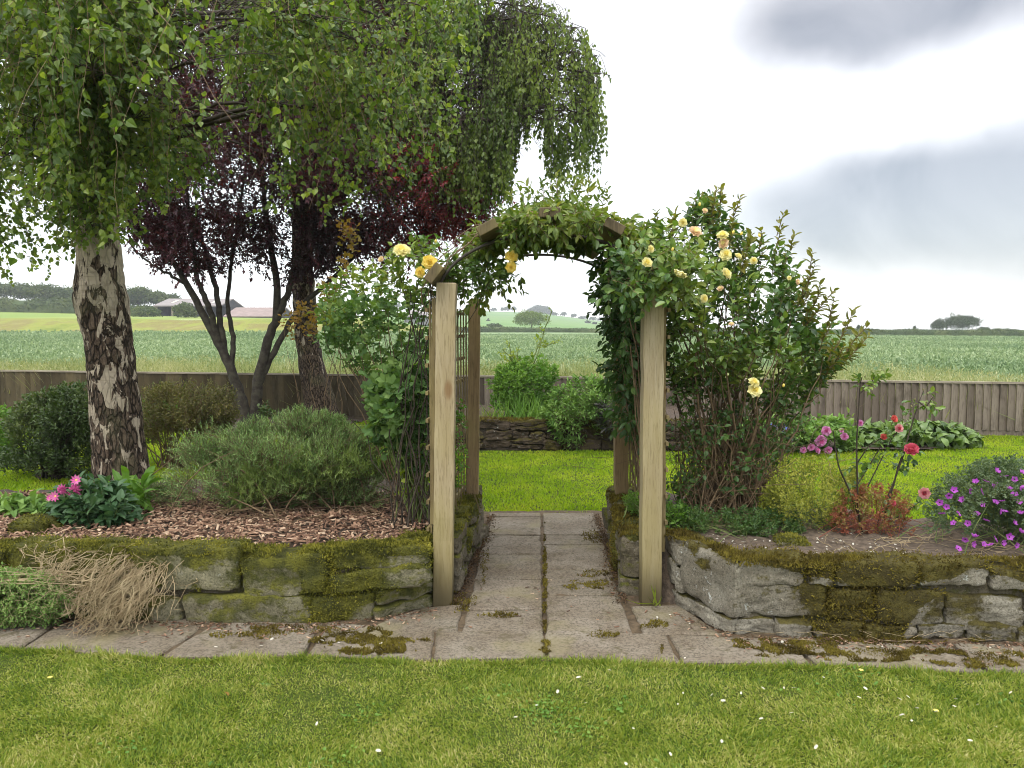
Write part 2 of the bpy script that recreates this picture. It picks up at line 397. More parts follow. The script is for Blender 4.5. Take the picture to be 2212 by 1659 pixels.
M['mortar'] = stonemat('old_mortar', (.17, .145, .10), (.09, .075, .05), MOSS_G, .14, .3)
M['mortar_dark'] = stonemat('dark_mortar', (.07, .055, .04), (.04, .03, .02), MOSS_B, .0, .2)
M['moss_g'] = leafmat('green_moss', [(.03, .033, .010), (.09, .092, .018), (.175, .165, .026), (.28, .25, .04)], .15, .9, 7, .55, .05)
M['moss_b'] = leafmat('brown_moss', [(.04, .030, .010), (.105, .082, .018), (.20, .165, .03)], .15, .9, 9, .6, .05)

def slabmat():
    t = NT('paving_slab_stone'); P = t.pos(); g = t.n('ShaderNodeNewGeometry')
    n1 = t.noise(P, 3.2, 5, .6); n2 = t.noise(P, 75, 5, .8); n3 = t.noise(P, 11, 5, .65, .8)
    col = t.mix(g.outputs['Random Per Island'], (.235, .20, .155), (.190, .165, .125)); col = t.mix(t.step(n1, .35, .68), col, (.150, .120, .084))
    col = t.mix(t.math('MULTIPLY', t.step(n2, .46, .62), .72), col, (.045, .034, .022))
    col = t.mix(t.math('MULTIPLY', t.step(n2, .45, .28), .55), col, (.30, .255, .20))
    col = t.mix(t.math('MULTIPLY', t.step(n3, .54, .70), .8), col, (.080, .068, .034))
    col = t.mix(t.math('MULTIPLY', t.step(t.noise(P, 2.1, 4), .52, .68), .45), col, (.20, .175, .08))
    return t.done(t.bsdf(col, .88, t.bump(t.math('ADD', n2, n3), .55, .005), spec=.2))
M['slab'] = slabmat()
M['soil'] = plain('dark_soil', (.040, .028, .019), (.085, .060, .042), 30, .95, .9, .02)
M['soil_r'] = plain('light_soil', (.060, .045, .032), (.14, .105, .075), 30, .95, .9, .02)
M['dirt'] = plain('path_joint_dirt', (.055, .040, .024), (.12, .085, .05), 26, .95, .9, .01)
t = NT('wood_chip'); g = t.n('ShaderNodeNewGeometry')
M['chip'] = t.done(t.bsdf(t.ramp(g.outputs['Random Per Island'], [(0, (.065, .034, .022)), (.4, (.19, .105, .065)), (.75, (.31, .19, .12)), (1, (.50, .37, .25))]), .8))
def lawnmat(name, a, b, c):
    t = NT(name); P = t.pos(); n = t.noise(P, 1.1, 4); n2 = t.noise(P, 60, 4, .7)
    col = t.mix(t.step(n, .35, .65), a, b); col = t.mix(t.step(n2, .4, .65), col, c)
    return t.done(t.bsdf(col, .9, t.bump(n2, .8, .02), spec=.1))
M['lawn'] = lawnmat('lawn_turf', (.060, .090, .014), (.085, .100, .018), (.030, .045, .008))
M['blade_f'] = leafmat('front_grass_blades', [(.07, .125, .014), (.145, .22, .022), (.235, .295, .035), (.35, .36, .08), (.50, .45, .20)], .35, .5, 3.4, .32, .35)
M['blade_b'] = leafmat('back_grass_blades', [(.13, .23, .012), (.22, .335, .014), (.31, .41, .020), (.42, .45, .05)], .4, .6, 1.4, .5, .2)
M['crop'] = leafmat('crop_leaves', [(.10, .165, .075), (.20, .275, .13), (.36, .42, .24)], .25, .55, .06, .35, .4, (1, 1.1, .7))
M['drygrass'] = leafmat('tall_seeding_grass', [(.13, .19, .06), (.24, .27, .11), (.38, .38, .20), (.52, .48, .31)], .3, .8, .8, .4, .1)
t = NT('crop_ground'); P = t.pos(); n = t.noise(P, .7, 6, .7); n2 = t.noise(t.pos((1, .25, 1)), .25, 6, .7)
M['cropground'] = t.done(t.bsdf(t.mix(t.step(t.math('ADD', n, t.math('MULTIPLY', n2, .5)), .55, .95), (.13, .19, .09), (.225, .29, .14)), .9, t.bump(n, 1, .4), spec=.1))
t = NT('meadow_bank'); P = t.pos((1, .5, 1)); n = t.noise(P, .12, 6, .7)
M['bank'] = t.done(t.bsdf(t.ramp(n, [(.3, (.10, .14, .03)), (.5, (.20, .22, .05)), (.6, (.17, .15, .055)), (.75, (.25, .25, .08))]), .9, t.bump(n, 1, 1), spec=.05))
t = NT('upper_meadow'); P = t.pos((1, .3, 1)); n = t.noise(P, .05, 5, .65)
M['meadow'] = t.done(t.bsdf(t.mix(t.step(n, .35, .65), (.16, .225, .055), (.215, .26, .07)), .9, spec=.05))
t = NT('hill_pasture'); P = t.pos(); n = t.noise(P, .006, 5, .6); n2 = t.noise(t.pos((.3, 1, 1)), .02, 4)
M['hill'] = t.done(t.bsdf(t.mix(t.step(n2, .4, .6), t.mix(t.step(n, .35, .6), (.10, .20, .065), (.17, .25, .09)), (.14, .22, .08)), .95, spec=.02))
M['ground'] = lawnmat('ground_grass', (.10, .15, .03), (.14, .17, .04), (.08, .11, .03))
def fencemat():
    t = NT('weathered_fence_boards'); g = t.n('ShaderNodeNewGeometry'); P = t.pos((1, 1, .12)); n = t.noise(P, 60, 4, .6, .3); n2 = t.noise(t.pos((1, 1, .5)), 3, 5, .7)
    col = t.mix(g.outputs['Random Per Island'], (.090, .070, .052), (.235, .195, .150)); col = t.mix(t.math('MULTIPLY', t.step(n, .45, .7), .5), col, (.06, .045, .032))
    col = t.mix(t.math('MULTIPLY', t.step(n2, .5, .7), .7), col, (.05, .04, .028))
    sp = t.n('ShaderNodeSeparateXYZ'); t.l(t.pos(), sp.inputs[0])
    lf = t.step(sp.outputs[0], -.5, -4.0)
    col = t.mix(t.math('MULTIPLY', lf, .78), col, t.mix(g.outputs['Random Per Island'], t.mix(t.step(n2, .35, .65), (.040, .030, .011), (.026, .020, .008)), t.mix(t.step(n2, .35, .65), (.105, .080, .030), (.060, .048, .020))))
    return t.done(t.bsdf(col, .85, t.bump(n, .5, .004), spec=.2))
M['fence'] = fencemat()
M['cap'] = plain('fence_cap_timber', (.30, .26, .20), (.17, .14, .10), 20, .85, .4, .003, (.2, .2, 1))
def birchbark(name='silver_birch_bark', thr=.575, sc=1.0):
    t = NT(name); P = t.pos((1, 1, .36)); sp = t.n('ShaderNodeSeparateXYZ'); t.l(t.pos(), sp.inputs[0])
    n1 = t.noise(P, 15, 5, .55, .6); n2 = t.noise(t.pos((1, 1, .45)), 45, 4, .7); lent = t.noise(t.pos((.25, .25, 3.0)), 20, 4, .6)
    hz = t.math('MULTIPLY', t.step(sp.outputs[2], .35, 2.9), .15)
    white = t.step(t.math('ADD', n1, hz), thr, thr + .025)
    wc = t.mix(t.step(lent, .5, .75), (.37, .31, .235), (.20, .155, .105)); wc = t.mix(t.step(t.noise(P, 4), .4, .7), wc, (.33, .28, .20))
    dc = t.mix(t.step(n2, .35, .65), (.13, .094, .066), (.045, .031, .021))
    pv = t.n('ShaderNodeVectorMath', operation='MULTIPLY_ADD'); wv = t.n('ShaderNodeTexNoise'); wv.inputs['Scale'].default_value = 14; t.l(t.pos((1, 1, .35)), wv.inputs['Vector']); t.l(wv.outputs['Color'], pv.inputs[0]); pv.inputs[1].default_value = (.06, .06, .06); t.l(t.pos((1, 1, .34)), pv.inputs[2])
    cr = t.vor(pv.outputs[0], 26, 'DISTANCE_TO_EDGE'); crack = t.step(cr, .13, .03); crk = t.math('MULTIPLY', crack, t.math('SUBTRACT', 1.0, t.math('MULTIPLY', white, .75)))
    col = t.mix(white, dc, wc); col = t.mix(t.math('MULTIPLY', crk, .85), col, (.012, .009, .006)); col = t.mix(t.math('MULTIPLY', t.step(t.noise(t.pos(), 3.5, 4), .5, .7), .3), col, (.12, .12, .06))
    h = t.math('SUBTRACT', t.math('ADD', t.math('MULTIPLY', n2, t.math('SUBTRACT', 1.15, white)), t.math('MULTIPLY', white, .35)), t.math('MULTIPLY', crk, .8))
    return t.done(t.bsdf(col, .85, t.bump(h, 1.0, .018), spec=.15))
M['birchbark'] = birchbark(); M['birchbark_far'] = birchbark('darker_birch_bark', .66)
M['plumbark'] = plain('plum_bark', (.020, .015, .012), (.055, .048, .034), 12, .9, .8, .01)
M['litter'] = leafmat('dead_leaf_litter', [(.03, .02, .012), (.08, .05, .03), (.18, .11, .06)], .1, .9, 5, .3, .1)
M['twig'] = plain('brown_twigs', (.10, .065, .035), (.19, .13, .07), 30)
M['twig_dark'] = plain('dark_twigs', (.028, .022, .016), (.06, .045, .03), 30)
M['stem_g'] = plain('green_stems', (.10, .15, .04), (.16, .19, .06), 20)
M['stem_r'] = plain('red_stems', (.18, .04, .03), (.25, .10, .06), 20)
M['straw'] = plain('dry_stems', (.24, .175, .09), (.40, .32, .19), 14)
M['birch'] = leafmat('birch_leaves', [(.035, .065, .014), (.080, .135, .026), (.155, .22, .036), (.28, .33, .055)], .45, .40, 2.2, .35, .45)
M['birch2'] = leafmat('far_birch_leaves', [(.065, .105, .028), (.125, .18, .036), (.21, .26, .05)], .5, .45, .8, .5, .4)
M['plum'] = leafmat('purple_plum_leaves', [(.022, .010, .014), (.048, .016, .023), (.10, .026, .034)], .22, .42, .7, .5, .4, (1.7, .4, .4))
M['plum_red'] = leafmat('red_plum_leaves', [(.09, .014, .022), (.17, .026, .034), (.27, .06, .045)], .35, .45, 2, .4, .4, (1.6, .6, .5))
M['rose'] = leafmat('rose_leaves', [(.032, .075, .022), (.075, .150, .034), (.15, .23, .042), (.26, .30, .055)], .30, .36, 1.6, .55, .5)
M['rose_young'] = leafmat('young_rose_leaves', [(.11, .12, .022), (.17, .17, .03), (.23, .21, .04)], .4, .42, 3, .4, .4)
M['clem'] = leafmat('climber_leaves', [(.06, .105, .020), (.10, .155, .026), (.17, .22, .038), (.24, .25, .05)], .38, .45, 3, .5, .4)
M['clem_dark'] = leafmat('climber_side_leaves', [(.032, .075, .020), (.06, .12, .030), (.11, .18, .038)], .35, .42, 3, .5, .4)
M['mallow'] = leafmat('mallow_leaves', [(.065, .135, .045), (.115, .205, .06), (.20, .29, .075)], .35, .6, 2, .4, .25)
M['rosemary'] = leafmat('rosemary_needles', [(.075, .145, .04), (.18, .29, .09), (.40, .52, .21)], .2, .6, 4, .4, .3)
M['rosemary2'] = leafmat('fresh_rosemary_needles', [(.12, .18, .045), (.20, .27, .07), (.29, .36, .12)], .3, .6, 4, .4, .3)
M['dark'] = leafmat('dark_shrub_leaves', [(.030, .055, .018), (.060, .095, .026), (.11, .14, .04)], .25, .5, 2, .5, .35)
M['bronze'] = leafmat('bronze_shrub_leaves', [(.055, .060, .018), (.11, .105, .028), (.19, .16, .045)], .25, .55, 2, .5, .3)
M['lime'] = leafmat('lime_leaves', [(.13, .19, .025), (.22, .29, .035), (.33, .38, .06)], .4, .5, 2, .4, .3)
M['fresh'] = leafmat('fresh_green_leaves', [(.07, .16, .025), (.12, .24, .035), (.20, .33, .055)], .4, .5, 2, .5, .35)
M['sage'] = leafmat('sage_leaves', [(.09, .18, .045), (.16, .27, .065), (.25, .37, .11)], .3, .65, 3, .4, .2)
M['psage'] = leafmat('purple_sage_leaves', [(.045, .05, .04), (.085, .085, .075), (.14, .13, .12)], .2, .65, 3, .4, .2)
M['dahlia'] = leafmat('dahlia_leaves', [(.03, .075, .028), (.05, .115, .045), (.08, .15, .06)], .25, .45, 3, .4, .45)
M['ger'] = leafmat('cranesbill_leaves', [(.05, .085, .04), (.09, .135, .065), (.15, .19, .10)], .25, .6, 4, .4, .3)
M['yellowgreen'] = leafmat('yellow_green_leaves', [(.17, .20, .03), (.32, .34, .05), (.48, .45, .11)], .4, .55, 4, .5, .25)
M['red'] = leafmat('reddening_leaves', [(.20, .05, .03), (.30, .10, .06), (.26, .19, .06), (.16, .17, .05)], .35, .55, 5, .6, .25)
M['berg'] = leafmat('broad_glossy_leaves', [(.05, .095, .020), (.09, .155, .028), (.15, .23, .05), (.20, .28, .09)], .2, .38, 2, .4, .5)
M['autumn'] = leafmat('orange_vine_leaves', [(.20, .16, .03), (.30, .16, .04), (.16, .15, .03)], .4, .5, 3, .4, .3)
M['hedge'] = leafmat('hedge_leaves', [(.035, .060, .020), (.065, .100, .026), (.125, .150, .040)], .25, .6, .25, .5, .2)
M['treefar'] = leafmat('far_tree_leaves', [(.035, .055, .022), (.055, .085, .030), (.09, .12, .04)], .25, .6, .12, .5, .2)
M['treelight'] = leafmat('light_tree_leaves', [(.085, .135, .030), (.14, .20, .040), (.19, .25, .06)], .3, .6, .3, .5, .2)
M['trunkfar'] = plain('far_bark', (.05, .04, .03), (.10, .08, .06), 2)
M['p_yellow'] = petalmat('pale_yellow_petals', (.93, .89, .55), (.92, .84, .40))
M['p_gold'] = petalmat('golden_petals', (.88, .68, .10), (.92, .78, .26))
M['p_soft'] = petalmat('soft_yellow_heart', (.90, .78, .24), (.92, .82, .34))
M['p_peach'] = petalmat('peach_petals', (.86, .70, .50), (.85, .62, .38))
M['p_pink'] = petalmat('pink_petals', (.70, .18, .24), (.62, .10, .15))
M['p_palepink'] = petalmat('pale_pink_petals', (.80, .48, .45), (.78, .38, .40))
M['p_red'] = petalmat('coral_red_petals', (.68, .11, .10), (.72, .2, .16))
M['p_magenta'] = petalmat('magenta_petals', (.68, .10, .36), (.78, .28, .52))
M['p_purple'] = petalmat('purple_petals', (.36, .045, .40), (.46, .13, .50))
M['p_lilac'] = petalmat('lilac_pink_petals', (.65, .22, .46), (.74, .42, .62))
M['p_blue'] = petalmat('blue_petals', (.16, .2, .6), (.3, .3, .65))
M['p_white'] = petalmat('white_petals', (.64, .62, .55), (.60, .56, .45))
M['p_dark'] = plain('flower_centre', (.02, .01, .02), (.05, .02, .03), 60)
M['bud'] = plain('rose_buds', (.12, .13, .05), (.20, .17, .07), 40)

# ================================================================== SETTING
def sstep(x, a, b): return smooth(np.asarray(x, float), a, b)
FENCE_Y0, FENCE_S = 13.0, -.194
def fence_y(x): return FENCE_Y0 + FENCE_S * x
def interp(a, xs, ys): return np.interp(a, xs, ys)
AZ_DE = ([-.6, -.2, -.08, .14, .3, .7], [100, 100, 215, 215, 176, 176])
AZ_VE = ([-.2, .1, .3, .67, 1.2], [718, 718, 722, 728, 734])
AZ_D1K = ([-.2, -.08], [1.22, 1.10])
AZ_V1 = ([-.2, -.1, 0, .2], [691, 710, 716, 722])
AZ_DF = ([-.62, -.2, -.11, .3], [215, 260, 950, 1000])
AZ_VF = ([-.67, -.5, -.2, -.12, -.04, .03, .12, .2, .3], [671, 676, 686, 670, 672, 676, 694, 703, 713])
def vz(v, D): return EYE - (v - HOR) / FOC * D * 1.0
az = np.concatenate([np.linspace(-4, -.75, 24), np.linspace(-.74, .74, 260), np.linspace(.75, 4, 24)])
De = interp(az, *AZ_DE); zE = vz(interp(az, *AZ_VE), De)
D1 = De * interp(az, *AZ_D1K); z1 = vz(interp(az, *AZ_V1), D1)
DF = interp(az, *AZ_DF); zF = vz(interp(az, *AZ_VF), DF)
Ys = 13.0 / (1 + .194 * np.clip(az, -4, 4)); Ys = np.where(Ys < 0, 60, Ys); Ys = np.minimum(Ys, 55) + .06
def sheet(y0, y1, zfun, n, name, m, kind='structure', jit=0):
    t = np.linspace(0, 1, n)[:, None] ** 1.6
    Y = y0[None] * (1 - t) + y1[None] * t; Z = zfun((Y - y0) / np.maximum(y1 - y0, 1e-3)); X = az[None] * Y
    P = np.stack([X, Y, Z], -1)
    if jit: P[..., 2] += (fbm(P, .08, 3, 4) + .3) * jit * np.minimum(1, t * 6)
    b = MB(); b.grid(P); o = b.build(name, m, None, True); tag(o, kind=kind); return o
crop_z = lambda t: zE[None] * (t ** 2) - .0
sheet(Ys, De, crop_z, 60, 'crop_field', M['cropground'])
sheet(De, D1, lambda t: zE + (z1 - zE) * sstep(t, 0, 1), 16, 'grass_bank', M['bank'], jit=.25)
left_w = 1 - sstep(az, -.2, -.14)
def far_z(t): return z1 + (zF - z1) * (t * .75 + .25 * t * t)
o = sheet(D1, DF, far_z, 40, 'hills', [M['hill'], M['meadow']])
me = o.data; mi = np.zeros(len(me.polygons), np.int32); ncol = len(az) - 1
colw = np.tile(left_w[:-1] > .5, len(me.polygons) // ncol); mi[colw] = 1; me.polygons.foreach_set('material_index', mi)
b = MB(); t = np.linspace(0, 2 * np.pi, 49)[:-1]
ring = [(0, 0)]; rs = [0.01, 60, 400, 900, 1350]
P = np.array([[[r_ * math.cos(a), r_ * math.sin(a), -1.6 if r_ < 1000 else -6] for a in np.append(t, t[0])] for r_ in rs]); b.grid(P)
tag(b.build('ground', M['ground'], None, True), kind='structure')

EDGE_PX = [(-300, 1400), (0, 1405), (150, 1410), (300, 1424), (600, 1428), (900, 1431), (1106, 1431), (1400, 1438), (1700, 1442), (2000, 1455), (2212, 1461), (2500, 1470)]
EDGE = np.array([GP(u, v)[:2] for u, v in EDGE_PX])
def edge_y(x):  # far edge of the front lawn where the paving starts
    return np.interp(x, EDGE[:, 0], EDGE[:, 1]) + .015 * np.sin(np.asarray(x) * 5.3) + .008 * np.sin(np.asarray(x) * 17)
# lawn sheets: one in front, one behind, both reaching the fence
def lawn_sheet(xs, y0, y1, n, z, name, m, amp=.006):
    P = np.zeros((n, len(xs), 3)); tt = np.linspace(0, 1, n)[:, None]
    P[..., 0] = xs[None]; P[..., 1] = y0[None] * (1 - tt) + y1[None] * tt; P[..., 2] = z + fbm(P, 1.2, 2, 9) * amp
    b = MB(); b.grid(P); o = b.build(name, m, None, True); tag(o, kind='structure'); return o
xs = np.linspace(-14, 14, 170)
lawn_sheet(xs, xs * 0 - 9, edge_y(xs), 60, 0, 'front_lawn', M['lawn'])
lawn_sheet(xs, edge_y(xs), np.minimum(fence_y(xs), 40) + .05, 70, -.02, 'back_lawn', M['lawn'])

# paving slabs
def slab(b, pts, z=.020, thick=.05):
    pts = np.array(pts, float); c = pts.mean(0)
    a = np.cross(pts[1] - pts[0], pts[2] - pts[1]); 
    if a < 0: pts = pts[::-1]
    n = len(pts); ring = []
    for i in range(n):
        p, q = pts[i], pts[(i + 1) % n]; k = max(2, int(np.linalg.norm(q - p) / .05))
        for j in range(k):
            ring.append(p + (q - p) * j / k)
    ring = np.array(ring); nn = len(ring); w3 = np.c_[ring, np.zeros(nn)]
    ring = ring + (ring - c) / np.linalg.norm(ring - c, axis=1)[:, None] * (fbm(w3, 9, 3, 3)[:, None] * .009 - .004)
    tilt = rng.normal(0, .006, 2); V = []
    def zz(r): return z + (r - c) @ tilt
    inner = c + (ring - c) * (1 - .009 / np.linalg.norm(ring - c, axis=1)[:, None])
    V = np.concatenate([np.c_[ring, zz(ring) - thick], np.c_[ring, zz(ring) - .008], np.c_[inner, zz(inner)], np.c_[c[None], [[z]]]])
    i = np.arange(nn); j = (i + 1) % nn
    b.add(V, [np.stack([i, j, nn + j, nn + i], 1), np.stack([nn + i, nn + j, 2 * nn + j, 2 * nn + i], 1), np.stack([2 * nn + i, 2 * nn + j, np.full(nn, 3 * nn)], 1)])
def g2(u, v): return GP(u, v)[:2]
b = MB()
Lx = lambda v: 1177 + (1170 - 1177) * (1375 - v) / 265
le = lambda v: 997 + (1057 - 997) * (1375 - v) / 265
re = lambda v: 1368 + (1282 - 1368) * (1375 - v) / 265
for rows, side in (((1112, 1121, 1161, 1203, 1257, 1324, 1374), 0), ((1112, 1161, 1182, 1237, 1291, 1379), 1)):
    for v0, v1 in zip(rows[:-1], rows[1:]):
        g = .8 + 1.2 * (v0 - 1100) / 270
        if side == 0: slab(b, [g2(le(v0) , v0 + g * .4), g2(Lx(v0) - 2.2, v0 + g * .4), g2(Lx(v1) - 3, v1 - g * .5), g2(le(v1), v1 - g * .5)])
        else: slab(b, [g2(Lx(v0) + 2.2, v0 + g * .4), g2(re(v0), v0 + g * .4), g2(re(v1), v1 - g * .5), g2(Lx(v1) + 3, v1 - g * .5)])
slab(b, [g2(912, 1318), g2(1000, 1312), g2(988, 1371), g2(800, 1364), g2(850, 1340)])
slab(b, [g2(1362, 1316), g2(1470, 1312), g2(1560, 1376), g2(1388, 1378)])
tag(b.build('path', M['slab']), kind='structure')
b = MB()
def ey(x): return float(edge_y(x)) + .012
def strip(x0, x1, y1a, y1b, d0=0, d1=0):
    slab(b, [(x0 + d0, ey(x0)), (x1 + d1, ey(x1)), (x1, y1b), (x0, y1a)])
for x0, x1, ya, yb, d0, d1 in ((-5.6, -4.35, 4.25, 4.2, 0, 0), (-4.33, -3.3, 4.2, 4.18, 0, 0), (-3.28, -2.45, 4.18, 4.1, 0, 0), (-2.43, -1.62, 4.1, 4.08, 0, -.1), (-1.60, -1.02, 4.08, 4.02, -.1, 0), (-1.0, -.41, 4.02, 3.915, 0, .02), (-.395, .16, 3.90, 3.90, .02, 0),
                               (.175, .80, 3.90, 3.87, 0, 0), (.815, 1.42, 3.87, 3.80, 0, 0), (1.435, 2.2, 3.80, 3.74, 0, 0), (2.215, 3.1, 3.74, 3.7, 0, 0), (3.115, 4.2, 3.7, 3.6, 0, 0), (4.215, 5.6, 3.7, 3.6, 0, 0)):
    strip(x0, x1, ya, yb, d0, d1)
tag(b.build('pavement', M['slab']), kind='structure')
# soil under and between the slabs
def soilgrid(poly, z, name, m, step=.05, amp=.012, skirt=None, zf=None):
    poly = np.array(poly, float); lo = poly.min(0); hi = poly.max(0)
    nx = int((hi[0] - lo[0]) / step) + 1; ny = int((hi[1] - lo[1]) / step) + 1
    X, Y = np.meshgrid(np.linspace(lo[0], hi[0], nx), np.linspace(lo[1], hi[1], ny), indexing='ij')
    P = np.stack([X, Y, np.zeros_like(X)], -1); q = P[..., :2].reshape(-1, 2)
    ins = inpoly(q, poly); d = edged(q, poly); hgt = np.where(ins, 1, 0)
    Z = z + fbm(P * 1.0, 7, 4, 7) * amp
    if skirt: Z = np.where(ins, np.minimum(1, d / skirt).reshape(-1), 0).reshape(X.shape) ** .7 * (Z + .05) - .05
    if zf is not None: Z = Z + zf(X, Y)
    P[..., 2] = Z; b = MB(); i = np.arange(nx - 1)[:, None] * ny; j = np.arange(ny - 1)[None]
    F = np.stack([i + j, i + ny + j, i + ny + j + 1, i + j + 1], -1).reshape(-1, 4)
    F = F[ins.reshape(-1)[F].any(1)]; b.add(P.reshape(-1, 3), F); o = b.build(name, m, None, True); tag(o, kind='structure'); return o
soilgrid([(x_, float(edge_y(x_)) + .03) for x_ in np.linspace(-5.7, 5.7, 25)] + [(5.7, 4.3), (.95, 4.4), (.80, 6.6), (-.32, 6.6), (-.42, 4.6), (-5.7, 4.6)], .006, 'path_soil', M['dirt'], .04, .012)

# ------------------------------------------------------------------ stone walls
def cube_template(n):
    V = []; F = []
    lin = np.linspace(-1, 1, n)
    for ax in range(3):
        for sg in (-1, 1):
            a, c = np.meshgrid(lin, lin, indexing='ij'); P = np.zeros((n, n, 3)); P[..., ax] = sg; P[..., (ax + 1) % 3] = a; P[..., (ax + 2) % 3] = c
            off = len(V) * n * n; i = np.arange(n - 1)[:, None] * n; j = np.arange(n - 1)[None]
            q = np.stack([i + j, i + n + j, i + n + j + 1, i + j + 1], -1).reshape(-1, 4)
            F.append((q if sg > 0 else q[:, ::-1]) + off); V.append(P.reshape(-1, 3))
    return np.concatenate(V), np.concatenate(F)
CT8 = cube_template(9)
def rounded(k=7):
    V, F = CT8; L = (np.abs(V) ** k).sum(1) ** (1 / k); return V / L[:, None], F
CT8 = cube_template(15); RB7 = rounded(14); RB4 = rounded(4)
def stone(b, c, size, ex, ey_, ez, amp=.018, tmpl=None, mat=0, seed=0):
    V, F = tmpl or RB7
    P = V * np.array(size) / 2; n = V / np.linalg.norm(V, axis=1)[:, None]
    W = P[:, :1] * ex + P[:, 1:2] * ey_ + P[:, 2:] * ez + c; N = n[:, :1] * ex + n[:, 1:2] * ey_ + n[:, 2:] * ez
    W = W + N * (fbm(W + seed * 7.7, 8, 4, 2)[:, None] * amp + fbm(W * [1, 1, 1.8] + seed, 26, 3, 6)[:, None] * amp * .42)
    b.add(W, F, mat)
    return W, N
class Wall:
    def __init__(s, line, name, label, loc=None, group=None):
        s.line = np.array(line, float); d = np.diff(s.line, axis=0); s.L = np.linalg.norm(d, axis=1); s.cum = np.concatenate([[0], np.cumsum(s.L)])
        s.pts = []; s.nor = []
        s.o = thing(name, label, 'stone wall', (*s.line[0], 0), group)
    def at(s, t):
        t = min(max(t, 0), s.cum[-1] - 1e-6); i = int(np.searchsorted(s.cum, t, 'right') - 1); i = min(i, len(s.L) - 1)
        d = (s.line[i + 1] - s.line[i]) / s.L[i]; return s.line[i] + d * (t - s.cum[i]), d
    def build(s, rows, depth, smat, mmat, wr=(.16, .42), amp=.016, seed=0, z0=0.0, proud=.02, gap=.012, topvar=.02, tmpl=None, wave=.05, mrec=.026, big=None):
        b = MB(); z = z0; r_ = np.random.default_rng(seed)
        for ri, h in enumerate(rows):
            x = -.02 if ri % 2 else 0.0
            did = False
            while x < s.cum[-1] - .04:
                if big and not did and x > big[0] - .02 and ri >= 1 - (x < 0):
                    did = True; x = big[1]
                    if ri == 1:
                        p, d = s.at((big[0] + big[1]) / 2); n = np.array([d[1], -d[0]]); hb = sum(rows[1:]) - .004; c = np.array([*(p - n * .07), z + hb / 2]); W, N = stone(b, c, (big[1] - big[0], .18, hb), np.array([d[0], d[1], -.03]), np.array([n[0], n[1], .06]), UP, amp, RB4 if False else tmpl, 0, 3.3); s.pts.append(W); s.nor.append(N)
                    continue
                wd = r_.uniform(*wr) * (1.15 if h > .12 else .85); wd = min(wd, s.cum[-1] - x + .02)
                if s.cum[-1] - x - wd < .10: wd = s.cum[-1] - x
                if big and ri >= 1 and not did and x + wd > big[0]: wd = max(.08, big[0] - x + .001)
                p, d = s.at(x + wd / 2); n = np.array([d[1], -d[0]])  # outward = right of travel
                hh = h * r_.uniform(.9, 1.05) + (r_.uniform(-topvar, topvar) if ri == len(rows) - 1 else 0)
                split = r_.random() < .22 and h > .11
                for k in range(2 if split else 1):
                    h2 = hh / 2 if split else hh
                    c = np.array([p[0], p[1], z + h2 * (k + .5)]); dp = depth * r_.uniform(.8, 1.0); pr = r_.uniform(-.6, 1) * proud
                    c[:2] += n * (pr - dp / 2); tw = r_.normal(0, .035)
                    ex = np.array([d[0], d[1], tw]); nn = np.array([n[0], n[1], r_.normal(0, .04)])
                    wv = wave * float(vnoise(np.array([(x + wd / 2) * 2.2, ri * 5.3, seed * 1.0]), 1.0, 17)) if 0 < ri else 0
                    c[2] += wv * .5; W, N = stone(b, c, (wd - gap, dp, h2 - gap + abs(wv) * .5), ex, nn, np.array([-tw * d[0], -tw * d[1], 1]), amp, tmpl, 0, r_.uniform(0, 99))
                    s.pts.append(W); s.nor.append(N)
                x += wd
            z += h
        s.top = z
        s.stones = b.build('stones', smat, s.o, True)
        b = MB(); K = int(s.cum[-1] / .04) + 2; Hh = sum(rows) - .035
        prof = [(.0, z0 - .02), (-.012, z0 + Hh * .25), (-.012, z0 + Hh * .5), (-.014, z0 + Hh * .75), (-.02, z0 + Hh), (-depth * .6, z0 + Hh + .01), (-depth * 1.05, z0 + Hh - .01), (-depth * 1.05, z0 - .02)]
        P = np.zeros((K, len(prof), 3))
        for i, tt in enumerate(np.linspace(.03, s.cum[-1] - .03, K)):
            p, d = s.at(tt); n = np.array([d[1], -d[0]])
            for j, (o_, zz) in enumerate(prof): P[i, j] = (*(p + n * (o_ - mrec)), zz)
        P[:, :7] += fbm(P[:, :7], 16, 3, 8)[..., None] * .010
        b.grid(P)
        for e in (0, K - 1): b.add(P[e], [np.arange(len(prof))[None]])
        b.build('mortar', mmat, s.o, True)
    def moss(s, n, mat_, thr, ntop, L=.016, up=.5, extra=None, topw=None, mask=None):
        """cushions of short moss over the top and in patches on the face"""
        b = MB(); Pp = np.concatenate(s.pts); N = np.concatenate(s.nor); r_ = np.random.default_rng(3)
        w_ = fbm(Pp, 3.2, 3, 12) + .9 * N[:, 2] * (Pp[:, 2] > s.top - .12) * 1.0
        if mask is not None: w_ = w_ + mask(Pp)
        at_ = s.stones.data.attributes.new('moss', 'FLOAT', 'POINT'); at_.data.foreach_set('value', smooth(w_, thr - .25, thr + .25).astype(np.float32))
        k = np.where(w_ > thr)[0]
        if len(k):
            idx = r_.choice(k, n); O = Pp[idx] + r_.normal(0, .010, (n, 3)); nn = nrm(N[idx] + r_.normal(0, .6, (n, 3)) + UP * .2)
            leaves(b, T_NEED, O - nn * .004, nn, r_.normal(size=(n, 3)), r_.uniform(.5, 1.3, n) * L, r_.uniform(.005, .010, n))
